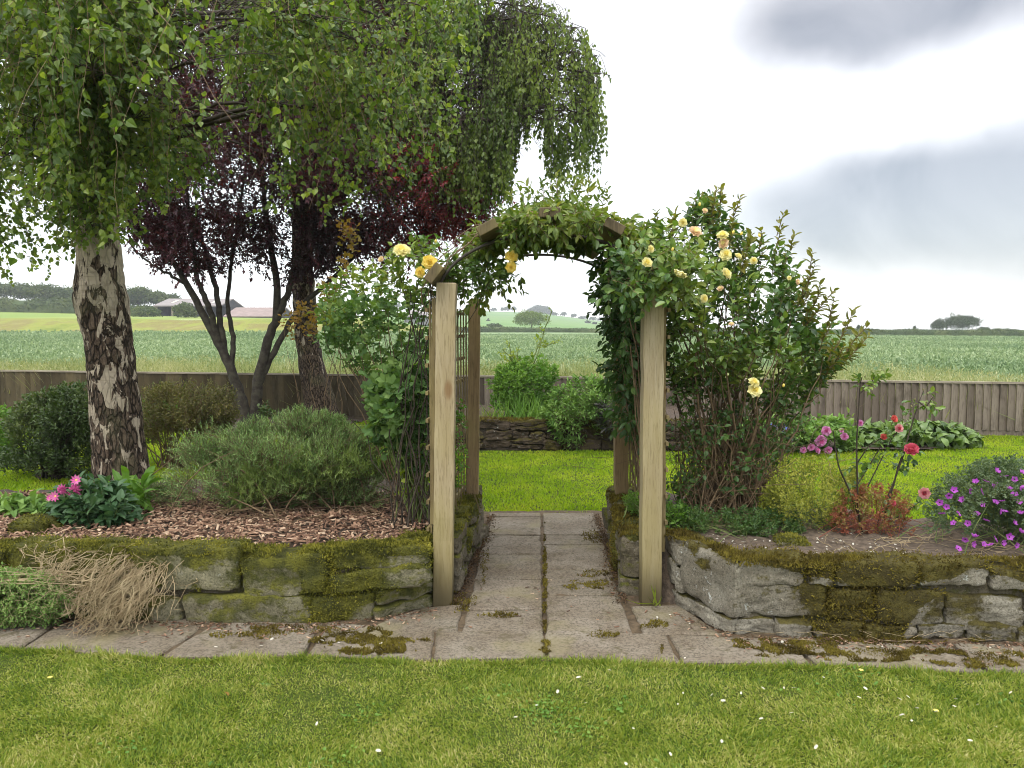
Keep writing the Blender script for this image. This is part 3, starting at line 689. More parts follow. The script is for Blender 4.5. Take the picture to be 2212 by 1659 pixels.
        if ntop:
            tt = r_.uniform(0, s.cum[-1], ntop); q = [s.at(x) for x in tt]; p = np.array([a for a, d in q]); d = np.array([d for a, d in q]); n_ = np.c_[d[:, 1], -d[:, 0]]
            off = r_.uniform(-.13, .02, ntop); O = np.c_[p + n_ * off[:, None], np.full(ntop, s.top)]
            h = fbm(O * np.array([1, 1, 0]), 5, 3, 21); O[:, 2] += .012 * h - np.maximum(0, off) * 1.2 - .004
            kk = h > -.25; O = O[kk]; m = len(O)
            cush = MB()
            leaves(b, T_NEED, O, nrm(r_.normal(0, .5, (m, 3)) + UP), r_.normal(size=(m, 3)), r_.uniform(.6, 1.5, m) * L * 1.2, r_.uniform(.006, .012, m))
        if extra: extra(b)
        o = b.build('moss', mat_, s.o); return o
wl = Wall([(-5.4, 4.30), (-3.6, 4.18), (-2.6, 4.10), (-1.6, 4.04), (-.98, 4.03), (-.70, 4.10), (-.50, 4.28), (-.46, 4.56)], 'stone_wall', 'low moss covered stone wall holding the left bed of wood chips and rosemary')
wl.build([.17, .235], .22, M['stone_mossy'], M['mortar'], (.26, .62), .017, 4, proud=.024)
wl.moss(90000, M['moss_g'], -.02, 20000, .012)
wr_ = Wall([(.88, 4.72), (.92, 4.34), (1.0, 4.18), (1.16, 3.87), (1.6, 3.84), (2.6, 3.80), (3.6, 3.68), (5.4, 3.5)], 'stone_wall', 'low grey lichen speckled stone wall holding the right flower bed')
wr_.build([.10, .17, .135], .22, M['stone_grey'], M['mortar'], (.12, .40), .017, 9, proud=.030, wave=.07, big=(.50, .93))
wr_.moss(75000, M['moss_b'], .26, 18000, .016, mask=lambda P: .75 * np.exp(-((P[:, 0] - 1.78) / .22) ** 2) - .35 * np.exp(-((P[:, 0] - 1.1) / .14) ** 2))
ws = Wall([(-.33, 4.50), (-.30, 5.0), (-.245, 5.45), (-.235, 5.78), (-.33, 5.84), (-.5, 5.84)], 'stone_wall', 'short narrow stone wall along the left side of the path under the trellis')
ws.build([.12, .13, .13], .20, M['stone_side'], M['mortar'], (.14, .30), .018, 21)
ws.moss(3500, M['moss_g'], .5, 2500, .014)
ws2 = Wall([(.90, 5.80), (.74, 5.78), (.715, 5.45), (.69, 5.0), (.66, 4.46)][::1], 'stone_wall', 'short narrow mossy stone wall along the right side of the path under the trellis')
ws2.build([.12, .13, .13], .20, M['stone_side'], M['mortar'], (.14, .30), .018, 33)
ws2.moss(6000, M['moss_b'], .35, 4500, .018)
wb = Wall([(-.95, 10.2), (-.6, 10.15), (.6, 10.10), (1.5, 10.05), (3.0, 9.95)], 'stone_wall', 'dark low stone wall with a mossy top across the lawn behind the arch')
wb.build([.13, .12, .14], .3, M['stone_dark'], M['mortar_dark'], (.2, .5), .03, 41)
wb.moss(2500, M['moss_b'], .6, 5000, .03)

# beds
bl = [(-7.0, 4.6), (-5.3, 4.40), (-3.6, 4.27), (-2.6, 4.19), (-1.6, 4.13), (-.98, 4.12), (-.76, 4.18), (-.60, 4.34), (-.52, 4.6), (-.42, 5.0), (-.38, 5.7), (-.6, 6.2), (-1.2, 6.45), (-2.7, 6.35), (-3.2, 5.9), (-7, 5.8)]
br = [(.80, 4.45), (1.02, 4.24), (1.22, 3.97), (1.6, 3.94), (2.6, 3.90), (3.6, 3.78), (6.0, 3.6), (6.4, 4.8), (4.2, 4.95), (2.8, 5.0), (1.9, 5.45), (1.1, 5.9), (.84, 5.8)]
soilgrid(bl, .372, 'bed_soil', M['soil'], .05, .02, .12)
soilgrid(br, .366, 'bed_soil', M['soil_r'], .05, .022, .12)
soilgrid([(-1.0, 10.33), (3.0, 10.1), (3.2, 12.38), (-1.1, 13.15)], .35, 'bed_soil', M['soil'], .12, .03, .15)
soilgrid([(-9, 14.7), (-9, 13.2), (-6, 12.4), (-4.4, 11.6), (-3.2, 12.0), (-2.6, 13.4)], .02, 'bed_soil', M['soil'], .12, .02)
soilgrid([(2.8, 12.4), (3.0, 10.2), (5.5, 9.95), (5.8, 10.6), (5.8, 11.8)], .02, 'bed_soil', M['soil'], .12, .02)
# wood chips on the left bed
b = MB(); n = 15000
q = rng.uniform((-4.4, 4.2), (-.45, 5.6), (n * 2, 2)); q = q[inpoly(q, np.array(bl))][:n]; n = len(q)
dd = edged(q, np.array(bl)); keep = (dd > .06 + .05 * vnoise(np.c_[q, q[:, :1] * 0], 4, 2)) & (rng.random(n) < .97); q = q[keep]; n = len(q)
O = np.c_[q, .352 + fbm(np.c_[q, q[:, :1] * 0], 7, 4, 7) * .02 + .026 + rng.uniform(0, .02, n)]
ct = (A((-.5, 0, -.5), (.5, 0, -.5), (.5, 1, -.5), (-.5, 1, -.5), (-.4, .1, .5), (.4, 0, .5), (.35, .9, .5), (-.5, 1, .5)), [np.array([[4, 5, 6, 7], [0, 1, 5, 4], [1, 2, 6, 5], [2, 3, 7, 6], [3, 0, 4, 7]])])
d = nrm(rng.normal(size=(n, 3)) * [1, 1, .28]); X = nrm(np.cross(d, UP + rng.normal(0, .35, (n, 3)))); Z = np.cross(X, d)
b.scatter(ct, O, X * rng.uniform(.006, .016, (n, 1)), d * rng.uniform(.014, .045, (n, 1)), Z * .004)
tag(b.build('wood_chips', M['chip']), 'reddish brown wood chip mulch lying on the left raised bed', 'wood chips', kind='stuff')
# chips and crumbs strewn on the paving by the walls
b = MB(); n = 900
q = np.c_[rng.uniform(-3.2, 3.4, n), np.zeros(n)]; wy = np.interp(q[:, 0], [-3.6, -1.6, -.98, -.45, .0, .9, 1.17, 3.6], [4.14, 4.0, 3.99, 4.2, 4.4, 4.15, 3.83, 3.65]); q[:, 1] = wy - np.abs(rng.normal(0, .09, n))
q = q[(q[:, 1] > edge_y(q[:, 0])) & ((q[:, 0] < -.42) | (q[:, 0] > .86) | (rng.random(len(q)) < .12))]; q[:, 1] -= np.where((q[:, 0] > -.42) & (q[:, 0] < .86), rng.uniform(-.6, .3, len(q)), 0); n = len(q)
d = nrm(rng.normal(size=(n, 3)) * [1, 1, .1]); X = nrm(np.cross(d, UP + rng.normal(0, .2, (n, 3)))); Z = np.cross(X, d)
b.scatter(ct, np.c_[q, np.full(n, .024)], X * rng.uniform(.003, .009, (n, 1)), d * rng.uniform(.008, .03, (n, 1)), Z * .003)
tag(b.build('bark_crumbs', M['chip']), 'bark crumbs and chips strewn over the paving at the foot of the walls', 'bark crumbs', kind='stuff')
# moss mats on the paving
def mossmat(specs, n, m, name, label, thr=-.1, L=.014):
    b = MB()
    for (u, v, ru, rv, k) in specs:
        a = rng.uniform(0, 6.28, k); r_ = np.sqrt(rng.random(k)); P = np.array([GP(u + ru * math.cos(x) * y, v + rv * math.sin(x) * y, .02) for x, y in zip(a, r_)])
        nn = fbm(P, 14, 3, 5) + .5 * (1 - r_) * 1.6 - .25; P = P[nn > thr]
        P[:, 2] = .021 + .007 * fbm(P, 12, 2, 5)
        c = len(P); leaves(b, T_NEED, P, nrm(rng.normal(0, .6, (c, 3)) + UP), rng.normal(size=(c, 3)), rng.uniform(.5, 1.3, c) * L, rng.uniform(.005, .011, c))
    tag(b.build(name, m), label, 'moss', kind='stuff')
mossmat([(800, 1390, 135, 26, 6500), (540, 1372, 90, 10, 800), (660, 1360, 190, 9, 1500), (1180, 1398, 16, 14, 500), (1700, 1400, 120, 22, 4000), (1900, 1415, 190, 17, 5500), (2120, 1425, 120, 22, 3500), (1850, 1385, 280, 9, 4000), (1410, 1350, 36, 9, 500), (1430, 1400, 5, 14, 80),
         (1270, 1265, 55, 14, 1100), (1280, 1240, 40, 8, 400), (1310, 1370, 50, 8, 400), (1177, 1250, 5, 125, 1500), (1330, 1200, 18, 80, 900), (1080, 1330, 50, 7, 350), (1000, 1300, 30, 30, 900), (1280, 1160, 30, 14, 500), (1045, 1210, 12, 90, 700)], 0, M['moss_b'], 'moss', 'brown and yellow moss mats creeping over the paving slabs')

# ------------------------------------------------------------------ grass
def grass(q, h, wd, m, name, label, lean=.5, z=0.0, curl=True):
    b = MB(); n = len(q); O = np.c_[q, np.full(n, z)]
    dv = nrm(rng.normal(0, lean, (n, 3)) * [1, 1, .2] + UP)
    # clumped lean
    ang = vnoise(O, 3.1, 31) * 6.3; dv[:, 0] += np.cos(ang) * lean * .6; dv[:, 1] += np.sin(ang) * lean * .6; dv = nrm(dv)
    hh = h * rng.uniform(.5, 1.25, n) * (1 + .30 * vnoise(O, 2.0, 8) + .30 * vnoise(O, 9.0, 18))
    leaves(b, T_BLADE, O, dv, rdir(n) * [1, 1, .1], hh, wd * rng.uniform(.7, 1.3, n))
    o = b.build(name, m); tag(o, label, 'grass', kind='stuff'); return o
n = 215000; y = rng.uniform(2.25, 4.0, n * 2); x = rng.uniform(-1, 1, n * 2) * (.72 * y + .45); k = (y < edge_y(x) + .01 + .035 * rng.random(n * 2) ** 2) & (rng.random(n * 2) < (2.9 / y) ** 1.2); q = np.c_[x, y][k][:n]
grass(q, .0235, .0042, M['blade_f'], 'lawn_grass', 'short mown lawn grass in front of the paving', .85)
# wider, sparser grass round about so that the lawn holds from the side
n = 170000; q = np.c_[rng.uniform(-6, 6, n), rng.uniform(.6, 3.7, n)]; k = (q[:, 1] < edge_y(q[:, 0])) & ~((q[:, 1] > 2.25) & (np.abs(q[:, 0]) < .72 * q[:, 1] + .45)); q = q[k]
grass(q, .030, .0085, M['blade_f'], 'lawn_grass', 'short mown lawn grass beyond both ends of the view', .75)
BLP, BRP = np.array(bl), np.array(br)
n = 430000; y = 4.9 + 8.5 * rng.random(n) ** 1.0; x = rng.uniform(-1, 1, n) * (.70 * y + 1.9); q = np.c_[x, y]
k = (y < fence_y(x) - .05) & ~inpoly(q, BLP) & ~inpoly(q, BRP) & ~((x > -1.0) & (x < 3.1) & (y > 10.02)) & ~((x > -.33) & (x < .82) & (y < 6.52 + .05 * np.sin(x * 9))) & ~inpoly(q, np.array([(2.95, 12.4), (3.1, 10.3), (5.5, 10.05), (5.8, 10.7), (5.8, 11.8)]))
k &= ~((x < -.33) & (y < 5.85)) ; k &= ~((x > .7) & (x < 1.9) & (y < 5.6)) ; k &= ~(inpoly(q, np.array([(-9, 14.7), (-9, 13.2), (-6, 12.4), (-4.4, 11.6), (-3.2, 12.0), (-2.6, 13.4)])))
grass(q[k], .030, .0085, M['blade_b'], 'lawn_grass', 'bright green mown grass of the lawn behind the arch', .55, -.02)
# white petals, buttercups and a dry leaf on the grass
pt = (A((-.3, 0, 0), (.3, 0, 0), (.5, .5, .14), (.25, .9, .2), (0, 1, .1), (-.25, .9, .2), (-.5, .5, .14)), [np.array([[0, 1, 2, 6], [6, 2, 3, 5]]), np.array([[5, 3, 4]])])
b = MB(); b.add(pt[0] * [.016, .024, .024], pt[1]); proto = b.build('fallen_petal', M['p_white'])
spots = [(1203, 1499), (1158, 1527), (1118, 1551), (1254, 1463), (1320, 1450), (1268, 1518), (683, 1570), (812, 1622), (1371, 1577), (1353, 1653), (1464, 1520), (1476, 1500), (1535, 1505), (1567, 1515), (1600, 1500), (1652, 1490), (1694, 1490), (1719, 1487), (1782, 1465), (1832, 1500), (1860, 1510), (1873, 1492), (1948, 1512), (1965, 1510), (1980, 1530), (2020, 1540), (2066, 1528), (2110, 1525), (1968, 1558), (1943, 1547), (2062, 1510), (2090, 1600), (1705, 1540), (1740, 1560), (1760, 1620), (1800, 1600), (2150, 1570), (2180, 1500), (1640, 1555), (1560, 1600), (1450, 1633), (1420, 1660)]
pave = [(688, 1388), (700, 1387), (735, 1390), (640, 1408), (760, 1399), (820, 1393), (850, 1376), (1690, 1392), (1905, 1400), (1980, 1408), (2100, 1412), (2140, 1402), (2190, 1418), (1780, 1432), (1620, 1438), (1480, 1422), (1420, 1338), (1445, 1330), (1490, 1350), (1010, 1318), (430, 1388), (470, 1400), (560, 1398), (590, 1380)]
for i, (u, v) in enumerate(spots + pave):
    o = proto if i == 0 else proto.copy()
    if i: COL.objects.link(o)
    gpt = GP(u, v, .02); o.location = (gpt[0], gpt[1], (.020 + random.uniform(0, .006)) if i < len(spots) else .026); o.rotation_euler = (random.uniform(-.4, .5), random.uniform(-.4, .4), random.uniform(0, 6.28)); s_ = random.uniform(.45, .95); o.scale = (s_,) * 3
    if i < len(spots): tag(o, 'small white petal fallen on the mown grass in front of the paving', 'petal', 'white petals on the front lawn')
    else: tag(o, 'small white petal fallen on the stone paving', 'petal', 'white petals on the paving')
b = MB()
for a in range(5):
    c, s_ = math.cos(a * 1.2566), math.sin(a * 1.2566); V = pt[0] * [.012, .012, .02]; b.add(np.stack([V[:, 0] * c - V[:, 1] * s_, V[:, 0] * s_ + V[:, 1] * c, V[:, 2]], 1), pt[1])
proto = b.build('buttercup_flower', M['p_gold'])
for i, (u, v, lb) in enumerate(((108, 1466, 'small yellow buttercup in the grass at the far left of the front lawn'), (2022, 1538, 'small yellow flower in the grass at the right side of the front lawn'), (1860, 1450, 'small yellow flower at the edge of the paving below the right stone wall'))):
    o = proto if i == 0 else proto.copy()
    if i: COL.objects.link(o)
    gpt = GP(u, v, .02); o.location = (gpt[0], gpt[1], .024); tag(o, lb, 'flower')
b = MB(); b.add(T_OVAL[0] * [.02, .035, .05], T_OVAL[1]); o = b.build('dry_leaf', M['autumn']); g_ = GP(493, 1506, .02); o.location = (g_[0], g_[1], .025); o.rotation_euler = (.4, .5, 1); tag(o, 'single curled orange dry leaf on the left part of the front lawn', 'leaf')
b = MB(); sprigs(b, np.array([[0., 0, 0]]), nrm(np.array([[1., -.4, .15]])), .07, 14, T_NEED, .028, .004, 1.0, .1, 0, 0, .0015)
o = b.build('rosemary_sprig', M['sage']); g_ = GP(560, 1480, .02); o.location = (g_[0], g_[1], .03); tag(o, 'grey green cut sprig lying on the left part of the front lawn', 'sprig')

# ------------------------------------------------------------------ crop plants and tall grass beyond the fence
def terrain(x, y):
    a = x / y; d0 = 13.0 / (1 + .194 * a); e = interp(a, *AZ_DE); t = np.clip((y - d0) / (e - d0), 0, 1)
    return vz(interp(a, *AZ_VE), e) * t ** 2
n = 52000; y = 17 + 135 * rng.random(n) ** 1.5; x = rng.uniform(-.74, .74, n) * y; k = y < interp(x / y, *AZ_DE) - 2; x, y = x[k], y[k]; O = np.c_[x, y, terrain(x, y)]
b = MB(); ph = .32
L_ = 7; P = np.repeat(O, L_, 0); m = len(P); P = P + rng.normal(0, .06, (m, 3)) * [1, 1, 0]; sc = np.repeat(1 + (y - 17) / 60, L_)
P[:, 2] += rng.uniform(0, .28, m)
leaves(b, T_DIAM, P, nrm(rng.normal(0, .8, (m, 3)) + UP * .55), rdir(m) + UP * .6, rng.uniform(.10, .22, m) * sc ** .5, rng.uniform(.035, .085, m) * sc)
tag(b.build('crop_plants', M['crop']), 'bluish green leafy crop standing in the field beyond the fence', 'crop', kind='stuff')
n = 70000; x = rng.uniform(-14, 11, n * 2); y = fence_y(x) + .15 + np.abs(rng.normal(0, 4.0, n * 2)); k = (np.abs(x / y) < .76); x, y = x[k][:n], y[k][:n]; n = len(x)
O = np.c_[x, y, terrain(x, y)]; b = MB(); h = (.78 + .22 * vnoise(O, .45, 3) - .018 * np.maximum(0, y - 16)) * rng.uniform(.55, 1.2, n)
leaves(b, T_BLADE, O, nrm(rng.normal(0, .28, (n, 3)) + UP), rdir(n), h, .008 + .006 * rng.random(n))
k = rng.random(n) < .33; Q = O[k] + UP * h[k][:, None] * .85
leaves(b, T_DIAM, Q, nrm(rng.normal(0, .5, (len(Q), 3)) + UP * .7), rdir(len(Q)), rng.uniform(.05, .12, len(Q)), .014)
tag(b.build('tall_grass', M['drygrass']), 'tall seeding grass at the edge of the field just beyond the fence', 'grass', kind='stuff')

# ------------------------------------------------------------------ fence
fo = thing('garden_fence', 'low weathered feather edge board fence between the garden and the crop field', 'fence', (0, FENCE_Y0, 0))
b = MB(); fd = nrm(np.array([1, FENCE_S, 0.])); fn = np.array([-fd[1], fd[0], 0]) * -1
x = -13.0; 
while x < 11.5:
    w_ = .113; c = np.array([x, fence_y(x), 0]); tw = random.uniform(-.004, .004); zt = .775 + random.uniform(-.006, .004); z0 = .06
    V = []
    for (a, th) in ((0, .034), (w_ * .985, .004)):
        for nn in (0, th):
            for z in (z0, zt):
                V.append(c + fd * a + fn * (nn + (.006 if a == 0 else 0.0) * 1.0) + UP * z + fd * tw * (z - .4))
    V = np.array(V)
    b.add(V, np.array([[0, 1, 5, 4], [2, 6, 7, 3], [0, 2, 3, 1], [4, 5, 7, 6], [1, 3, 7, 5], [0, 4, 6, 2]]))
    x += w_ * fd[0]
b.build('fence_boards', M['fence'], fo)
b = MB()
x = -13.0
while x < 11.4:
    x1 = x + 2.9; p0 = np.array([x, fence_y(x), .775 + random.uniform(-.004, .004)]); Lc = 2.9 / fd[0] - .004; Mx = np.stack([fd, -fn, UP], 1)
    b.box((0, -.045, 0), (Lc, .03, .03), 0, Mx, p0); x = x1
b.build('cap_rail', M['cap'], fo)
b = MB(); p0 = np.array([-13, fence_y(-13), 0]); b.box((0, -.014, -.05), (25, .02, .058), 0, np.stack([fd, -fn, UP], 1), p0); b.build('gravel_board', M['fence'], fo)
x = -12.9
while x < 11.4:
    b = MB(); b.box((0, .02, -.1), (.09, .11, .77), 0, np.stack([fd, -fn, UP], 1), np.array([x, fence_y(x), 0])); x += 2.9; b.build('fence_post', M['fence'], fo)
# bmesh bevels the hard edges of sawn timber a little
def bevel(o, wd=.004, seg=2):
    m = o.modifiers.new('bevel', 'BEVEL'); m.width = wd; m.segments = seg; m.limit_method = 'ANGLE'

# ------------------------------------------------------------------ rose arch
ar = thing('rose_arch', 'timber garden arch with pale square posts, trellis sides and curved top over the path', 'garden arch', (.2, 4.45, 0))
def prism(b, p0, p1, w0, d0, ex=(1, 0, 0), seg=10, wob=.0015, seed=0):
    p0, p1 = np.array(p0, float), np.array(p1, float); ax = nrm(p1 - p0); ex = np.array(ex, float); ex = nrm(ex - ax * (ex @ ax)); ey_ = np.cross(ax, ex)
    t = np.linspace(0, 1, seg + 1); P = p0 + (p1 - p0) * t[:, None]; P = P + rng.normal(0, wob, P.shape) * (0 if seg < 3 else 1)
    V = np.concatenate([P + ex * sx * w0 / 2 + ey_ * sy * d0 / 2 for sx, sy in ((-1, -1), (1, -1), (1, 1), (-1, 1))]).reshape(4, seg + 1, 3).transpose(1, 0, 2).reshape(-1, 3)
    i = np.arange(seg)[:, None] * 4; j = np.arange(4)[None]; j2 = (j + 1) % 4
    F = np.stack([i + j, i + j2, i + 4 + j2, i + 4 + j], -1).reshape(-1, 4)
    b.add(V, [F, np.array([[3, 2, 1, 0]]), np.array([[0, 1, 2, 3]]) + seg * 4])
YF, YR = 4.35, 5.60
for nm, p0, p1, wd, mm in (('front_post', PX(957, 1309, YF), PX(965.5, 612, YF), .112, 'post_new'), ('front_post', PX(1404, 1309, YF), PX(1409, 612, YF), .114, 'post_new2'),
                       ('rear_post', PX(1021, 1080, YR), PX(1025, 650, YR), .085, 'post_old'), ('rear_post', PX(1342, 1085, YR), PX(1341, 650, YR), .10, 'post_old')):
    b = MB(); p0[2] = min(p0[2], 0.0) if nm[0] == 'f' else .30; prism(b, p0, p1, wd, wd, seg=14); o = b.build(nm, M[mm], ar); bevel(o, .006)
for sx, xs0, xs1, lab in ((-1, -.475, -.335, 'l'), (1, .885, .875, 'r')):
    b = MB(); z0, z1_ = .40 if sx < 0 else .44, 1.74
    ys = np.linspace(YF + .075, YR - .02, 12)
    for i, y in enumerate(ys):
        x = xs0 + (xs1 - xs0) * (y - ys[0]) / (ys[-1] - ys[0]); wd = .026 if i in (0, 11) else .012
        b.box((x - .005, y - wd / 2, z0), (x + .005, y + wd / 2, z1_))
    for z in np.linspace(z0 + .03, z1_ - .03, 9):
        a = np.array([xs0 + sx * .018, ys[0] - .03, z]); c = np.array([xs1 + sx * .018, ys[-1] + .02, z]); prism(b, a, c, .022, .016, (0, 0, 1), 2)
    b.build('trellis_panel', M['lattice'], ar)
# front frame slats seen beside the posts
for p0, p1 in ((PX(934, 1130, 4.43), PX(938, 645, 4.43)), (PX(1431, 1190, 4.43), PX(1433, 650, 4.43))):
    b = MB(); prism(b, p0, p1, .024, .04, seg=4); b.build('trellis_frame', M['lattice'], ar)
arc = [(-.43, 1.905, 52), (-.135, 2.155, 28), (.205, 2.235, 0), (.56, 2.16, -28), (.845, 1.905, -52)]
for x, z, dg in arc:
    b = MB(); e = np.array([math.cos(R(dg)), 0, math.sin(R(dg))]); prism(b, (x, YF - .14, z), (x, YR + .10, z), .115, .055, e, 6); o = b.build('arch_rafter', M['rafter'], ar); bevel(o, .005)
for y in (YF + .03, YR):
    b = MB(); tt = np.linspace(-.02, 1.02, 30) * math.pi; P = np.stack([.205 - .635 * np.cos(tt), tt * 0 + y, 1.74 + .40 * np.sin(tt) ** .85 if False else 1.74 + .40 * np.maximum(np.sin(tt), 0) ** .9], 1)
    b.tubes(P, np.full(30, .009), 8, caps=True); b.build('arch_hoop', M['hoop'], ar, True)

q = []
for k in range(18):
    c = np.array([rng.uniform(-2.4, 2.6), rng.uniform(2.5, 3.5)]); m = rng.integers(14, 50); q.append(c + rng.normal(0, .05, (m, 2)))
q = np.concatenate(q); q = q[q[:, 1] < edge_y(q[:, 0])]; b = MB(); n = len(q); leaves(b, T_OVAL, np.c_[q, rng.uniform(.006, .02, n)], rdir(n) * [1, 1, .2] + UP * .1, UP + rng.normal(0, .3, (n, 3)), rng.uniform(.012, .024, n), rng.uniform(.010, .016, n))
tag(b.build('clover', M['fresh']), 'small patches of clover leaves among the grass of the front lawn', 'clover', kind='stuff')
n = 9000; x = rng.uniform(-3.2, 3.2, n); q = np.c_[x, edge_y(x) + rng.normal(-.012, .012, n)]
grass(q, .042, .0042, M['blade_f'], 'edge_grass', 'longer uncut grass blades along the edge of the paving', .6)

b = MB(); n = 2600; s = rng.random(n) < .5; y = rng.uniform(4.3, 6.4, n); x = np.where(s, np.interp(y, [4.3, 5.8, 6.4], [-.34, -.22, -.2]) + np.abs(rng.normal(0, .035, n)), np.interp(y, [4.3, 5.8, 6.4], [.67, .73, .74]) - np.abs(rng.normal(0, .04, n)))
q = np.c_[rng.uniform(-2.6, 3.2, 1500), np.zeros(1500)]; q[:, 1] = np.interp(q[:, 0], [-3.6, -1.6, -.98, -.45, .0, .9, 1.17, 3.6], [4.14, 4.0, 3.99, 4.2, 6.0, 4.15, 3.83, 3.65]) - np.abs(rng.normal(0, .03, 1500)); q = q[(q[:, 0] < -.45) | (q[:, 0] > .9)]
x = np.concatenate([x, q[:, 0]]); y = np.concatenate([y, q[:, 1]]); n = len(x)
leaves(b, T_DIAM, np.c_[x, y, .024 + rng.uniform(0, .008, n)], rdir(n) * [1, 1, .25], UP + rng.normal(0, .5, (n, 3)), rng.uniform(.008, .024, n), rng.uniform(.004, .012, n))
tag(b.build('leaf_litter', M['litter']), 'dark dead leaf litter gathered along the feet of the path walls', 'leaf litter', kind='stuff')
# ================================================================== TREES
def bark_tube(b, pts, rad, sides=56, rings=150, amp=.012, fs=9.0, seed=0):
    pts = np.array(pts, float); t = np.linspace(0, len(pts) - 1, rings); x = np.arange(len(pts))
    # smooth interpolation
    from itertools import product
    P = np.stack([np.interp(t, x, pts[:, k]) for k in range(3)], 1); rr = np.interp(t, x, rad)
    ker = np.ones(9) / 9; Pp = np.pad(P, ((4, 4), (0, 0)), mode='edge'); P = np.stack([np.convolve(Pp[:, k], ker, 'valid') for k in range(3)], 1)
    th = np.linspace(0, 2 * np.pi, sides, endpoint=False)
    n = np.stack([np.cos(th), np.sin(th), th * 0], 1); V = P[:, None] + n[None] * rr[:, None, None]
    q = V * [1, 1, .42]; f = fbm(q + seed, fs, 4, 1); ridge = np.abs(fbm(q + 3 + seed, fs * 1.3, 2, 5))
    V = V + n[None] * (amp * (f + np.minimum(ridge * 2.2, .8) - .5))[..., None]
    b.grid(np.concatenate([V, V[:, :1]], 1))
def limb_path(p0, p1, k=10, lift=.2, droop=0):
    p0, p1 = np.array(p0, float), np.array(p1, float); t = np.linspace(0, 1, k)[:, None]; L = np.linalg.norm(p1 - p0)
    P = p0 + (p1 - p0) * t + UP * (4 * t * (1 - t)) * lift * L; P[1:-1] += rng.normal(0, .008 * L, (k - 2, 3)); return P
def strands(b, tops, length, spacing, ll, lw, env=None, tmpl=T_BIRCH, drift=.12, lmat=0, smat=1, sr=.0022, clump=None, cls=1.5, ragged=30.0, camp=1.15, hang=1.0):
    N = len(tops); dr = rng.normal(0, drift, (N, 3)) * [1, 1, 0]; K = 7; t = np.linspace(0, 1, K)
    ln = np.asarray(length) * np.ones(N)
    S = tops[:, None] + dr[:, None] * (ln[:, None, None] * t[None, :, None] ** .8) - UP * (ln[:, None, None] * t[None, :, None] ** 1.15)
    S[:, 1:] += rng.normal(0, .012, (N, K - 1, 3))
    nl = np.maximum(2, (ln / spacing).astype(int)); idx = np.repeat(np.arange(N), nl); tt = rng.random(len(idx))
    seg = tt * (K - 1); i0 = np.minimum(seg.astype(int), K - 2); fr = (seg - i0)[:, None]
    P = S[idx, i0] * (1 - fr) + S[idx, i0 + 1] * fr
    out_ = rdir(len(P)) * [1, 1, .5]; P = P + out_ * .02
    if env is not None:
        u, v = project(P); so = rng.normal(6, 9, N) - rng.exponential(ragged, N) ; k = v < env(u) + so[idx] + rng.normal(0, 5, len(P)); P, out_, idx = P[k], out_[k], idx[k]
        su, sv = project(S[:, -1]); S = S[sv < env(su) + 12]
    if clump is not None:
        u, v = project(P); k = rng.random(len(P)) < clump(u, v) + camp * fbm(P * [1, 1, .55], cls, 2, 33); P, out_ = P[k], out_[k]
    if clump is not None and len(S):
        Sm = S[:, K // 2]; u, v = project(Sm); S = S[clump(u, v) + camp * fbm(Sm * [1, 1, .55], cls, 2, 33) > .30]
    dv = nrm(out_ * .7 - UP * hang); nv = rdir(len(P)) * [1, 1, .6] + UP * .35
    sc = rng.uniform(.5, 1.3, len(P)); leaves(b, tmpl, P, dv, nv, ll * sc, lw * sc, lmat)
    if len(S): b.tubes(S, np.ones((len(S), 1)) * np.linspace(sr, sr * .4, K)[None], 3, smat)

# --- near silver birch
BD = 5.95
bt = thing('birch_tree', 'big silver birch with cracked dark and white bark growing beside the rosemary', 'tree', (PX(262, 1045, BD)[0], BD, .33))
cpts = [(270, 1075), (269, 1045), (264, 1000), (256, 930), (247, 830), (233, 727), (216, 644), (213, 560), (214, 450), (212, 330), (209, 200), (204, 60), (200, -120), (198, -420)]
wid = [126, 113, 108, 101, 97, 95, 103, 84, 84, 78, 70, 62, 50, 26]
P = [PX(u, v, BD) for u, v in cpts]; rad = [w_ / 2 / FOC * BD for w_ in wid]; P[0][2] = .25
b = MB(); bark_tube(b, P, rad, 72, 260, .014, 9); b.build('trunk', M['birchbark'], bt, True)
def env1(u): return 26 * vnoise(np.c_[u, u * 0, u * 0], 1 / 70.0, 2) + 16 * vnoise(np.c_[u, u * 0, u * 0], 1 / 25.0, 9) + np.interp(u, [-400, 0, 60, 100, 130, 170, 210, 260, 300, 360, 420, 500, 600, 700, 800, 880, 940, 1000, 1040, 1080], [640, 600, 620, 610, 560, 545, 525, 520, 490, 455, 430, 480, 480, 455, 440, 445, 400, 350, 250, -50])
def dens1(u, v): return np.interp(u, [-200, 0, 260, 300, 420, 560, 640, 800, 960, 1040], [.70, .62, .52, .22, .0, .12, .32, .36, .34, .20]) + np.where((v < 90), .15, 0) 
bb = MB(); lb = MB(); tops = []
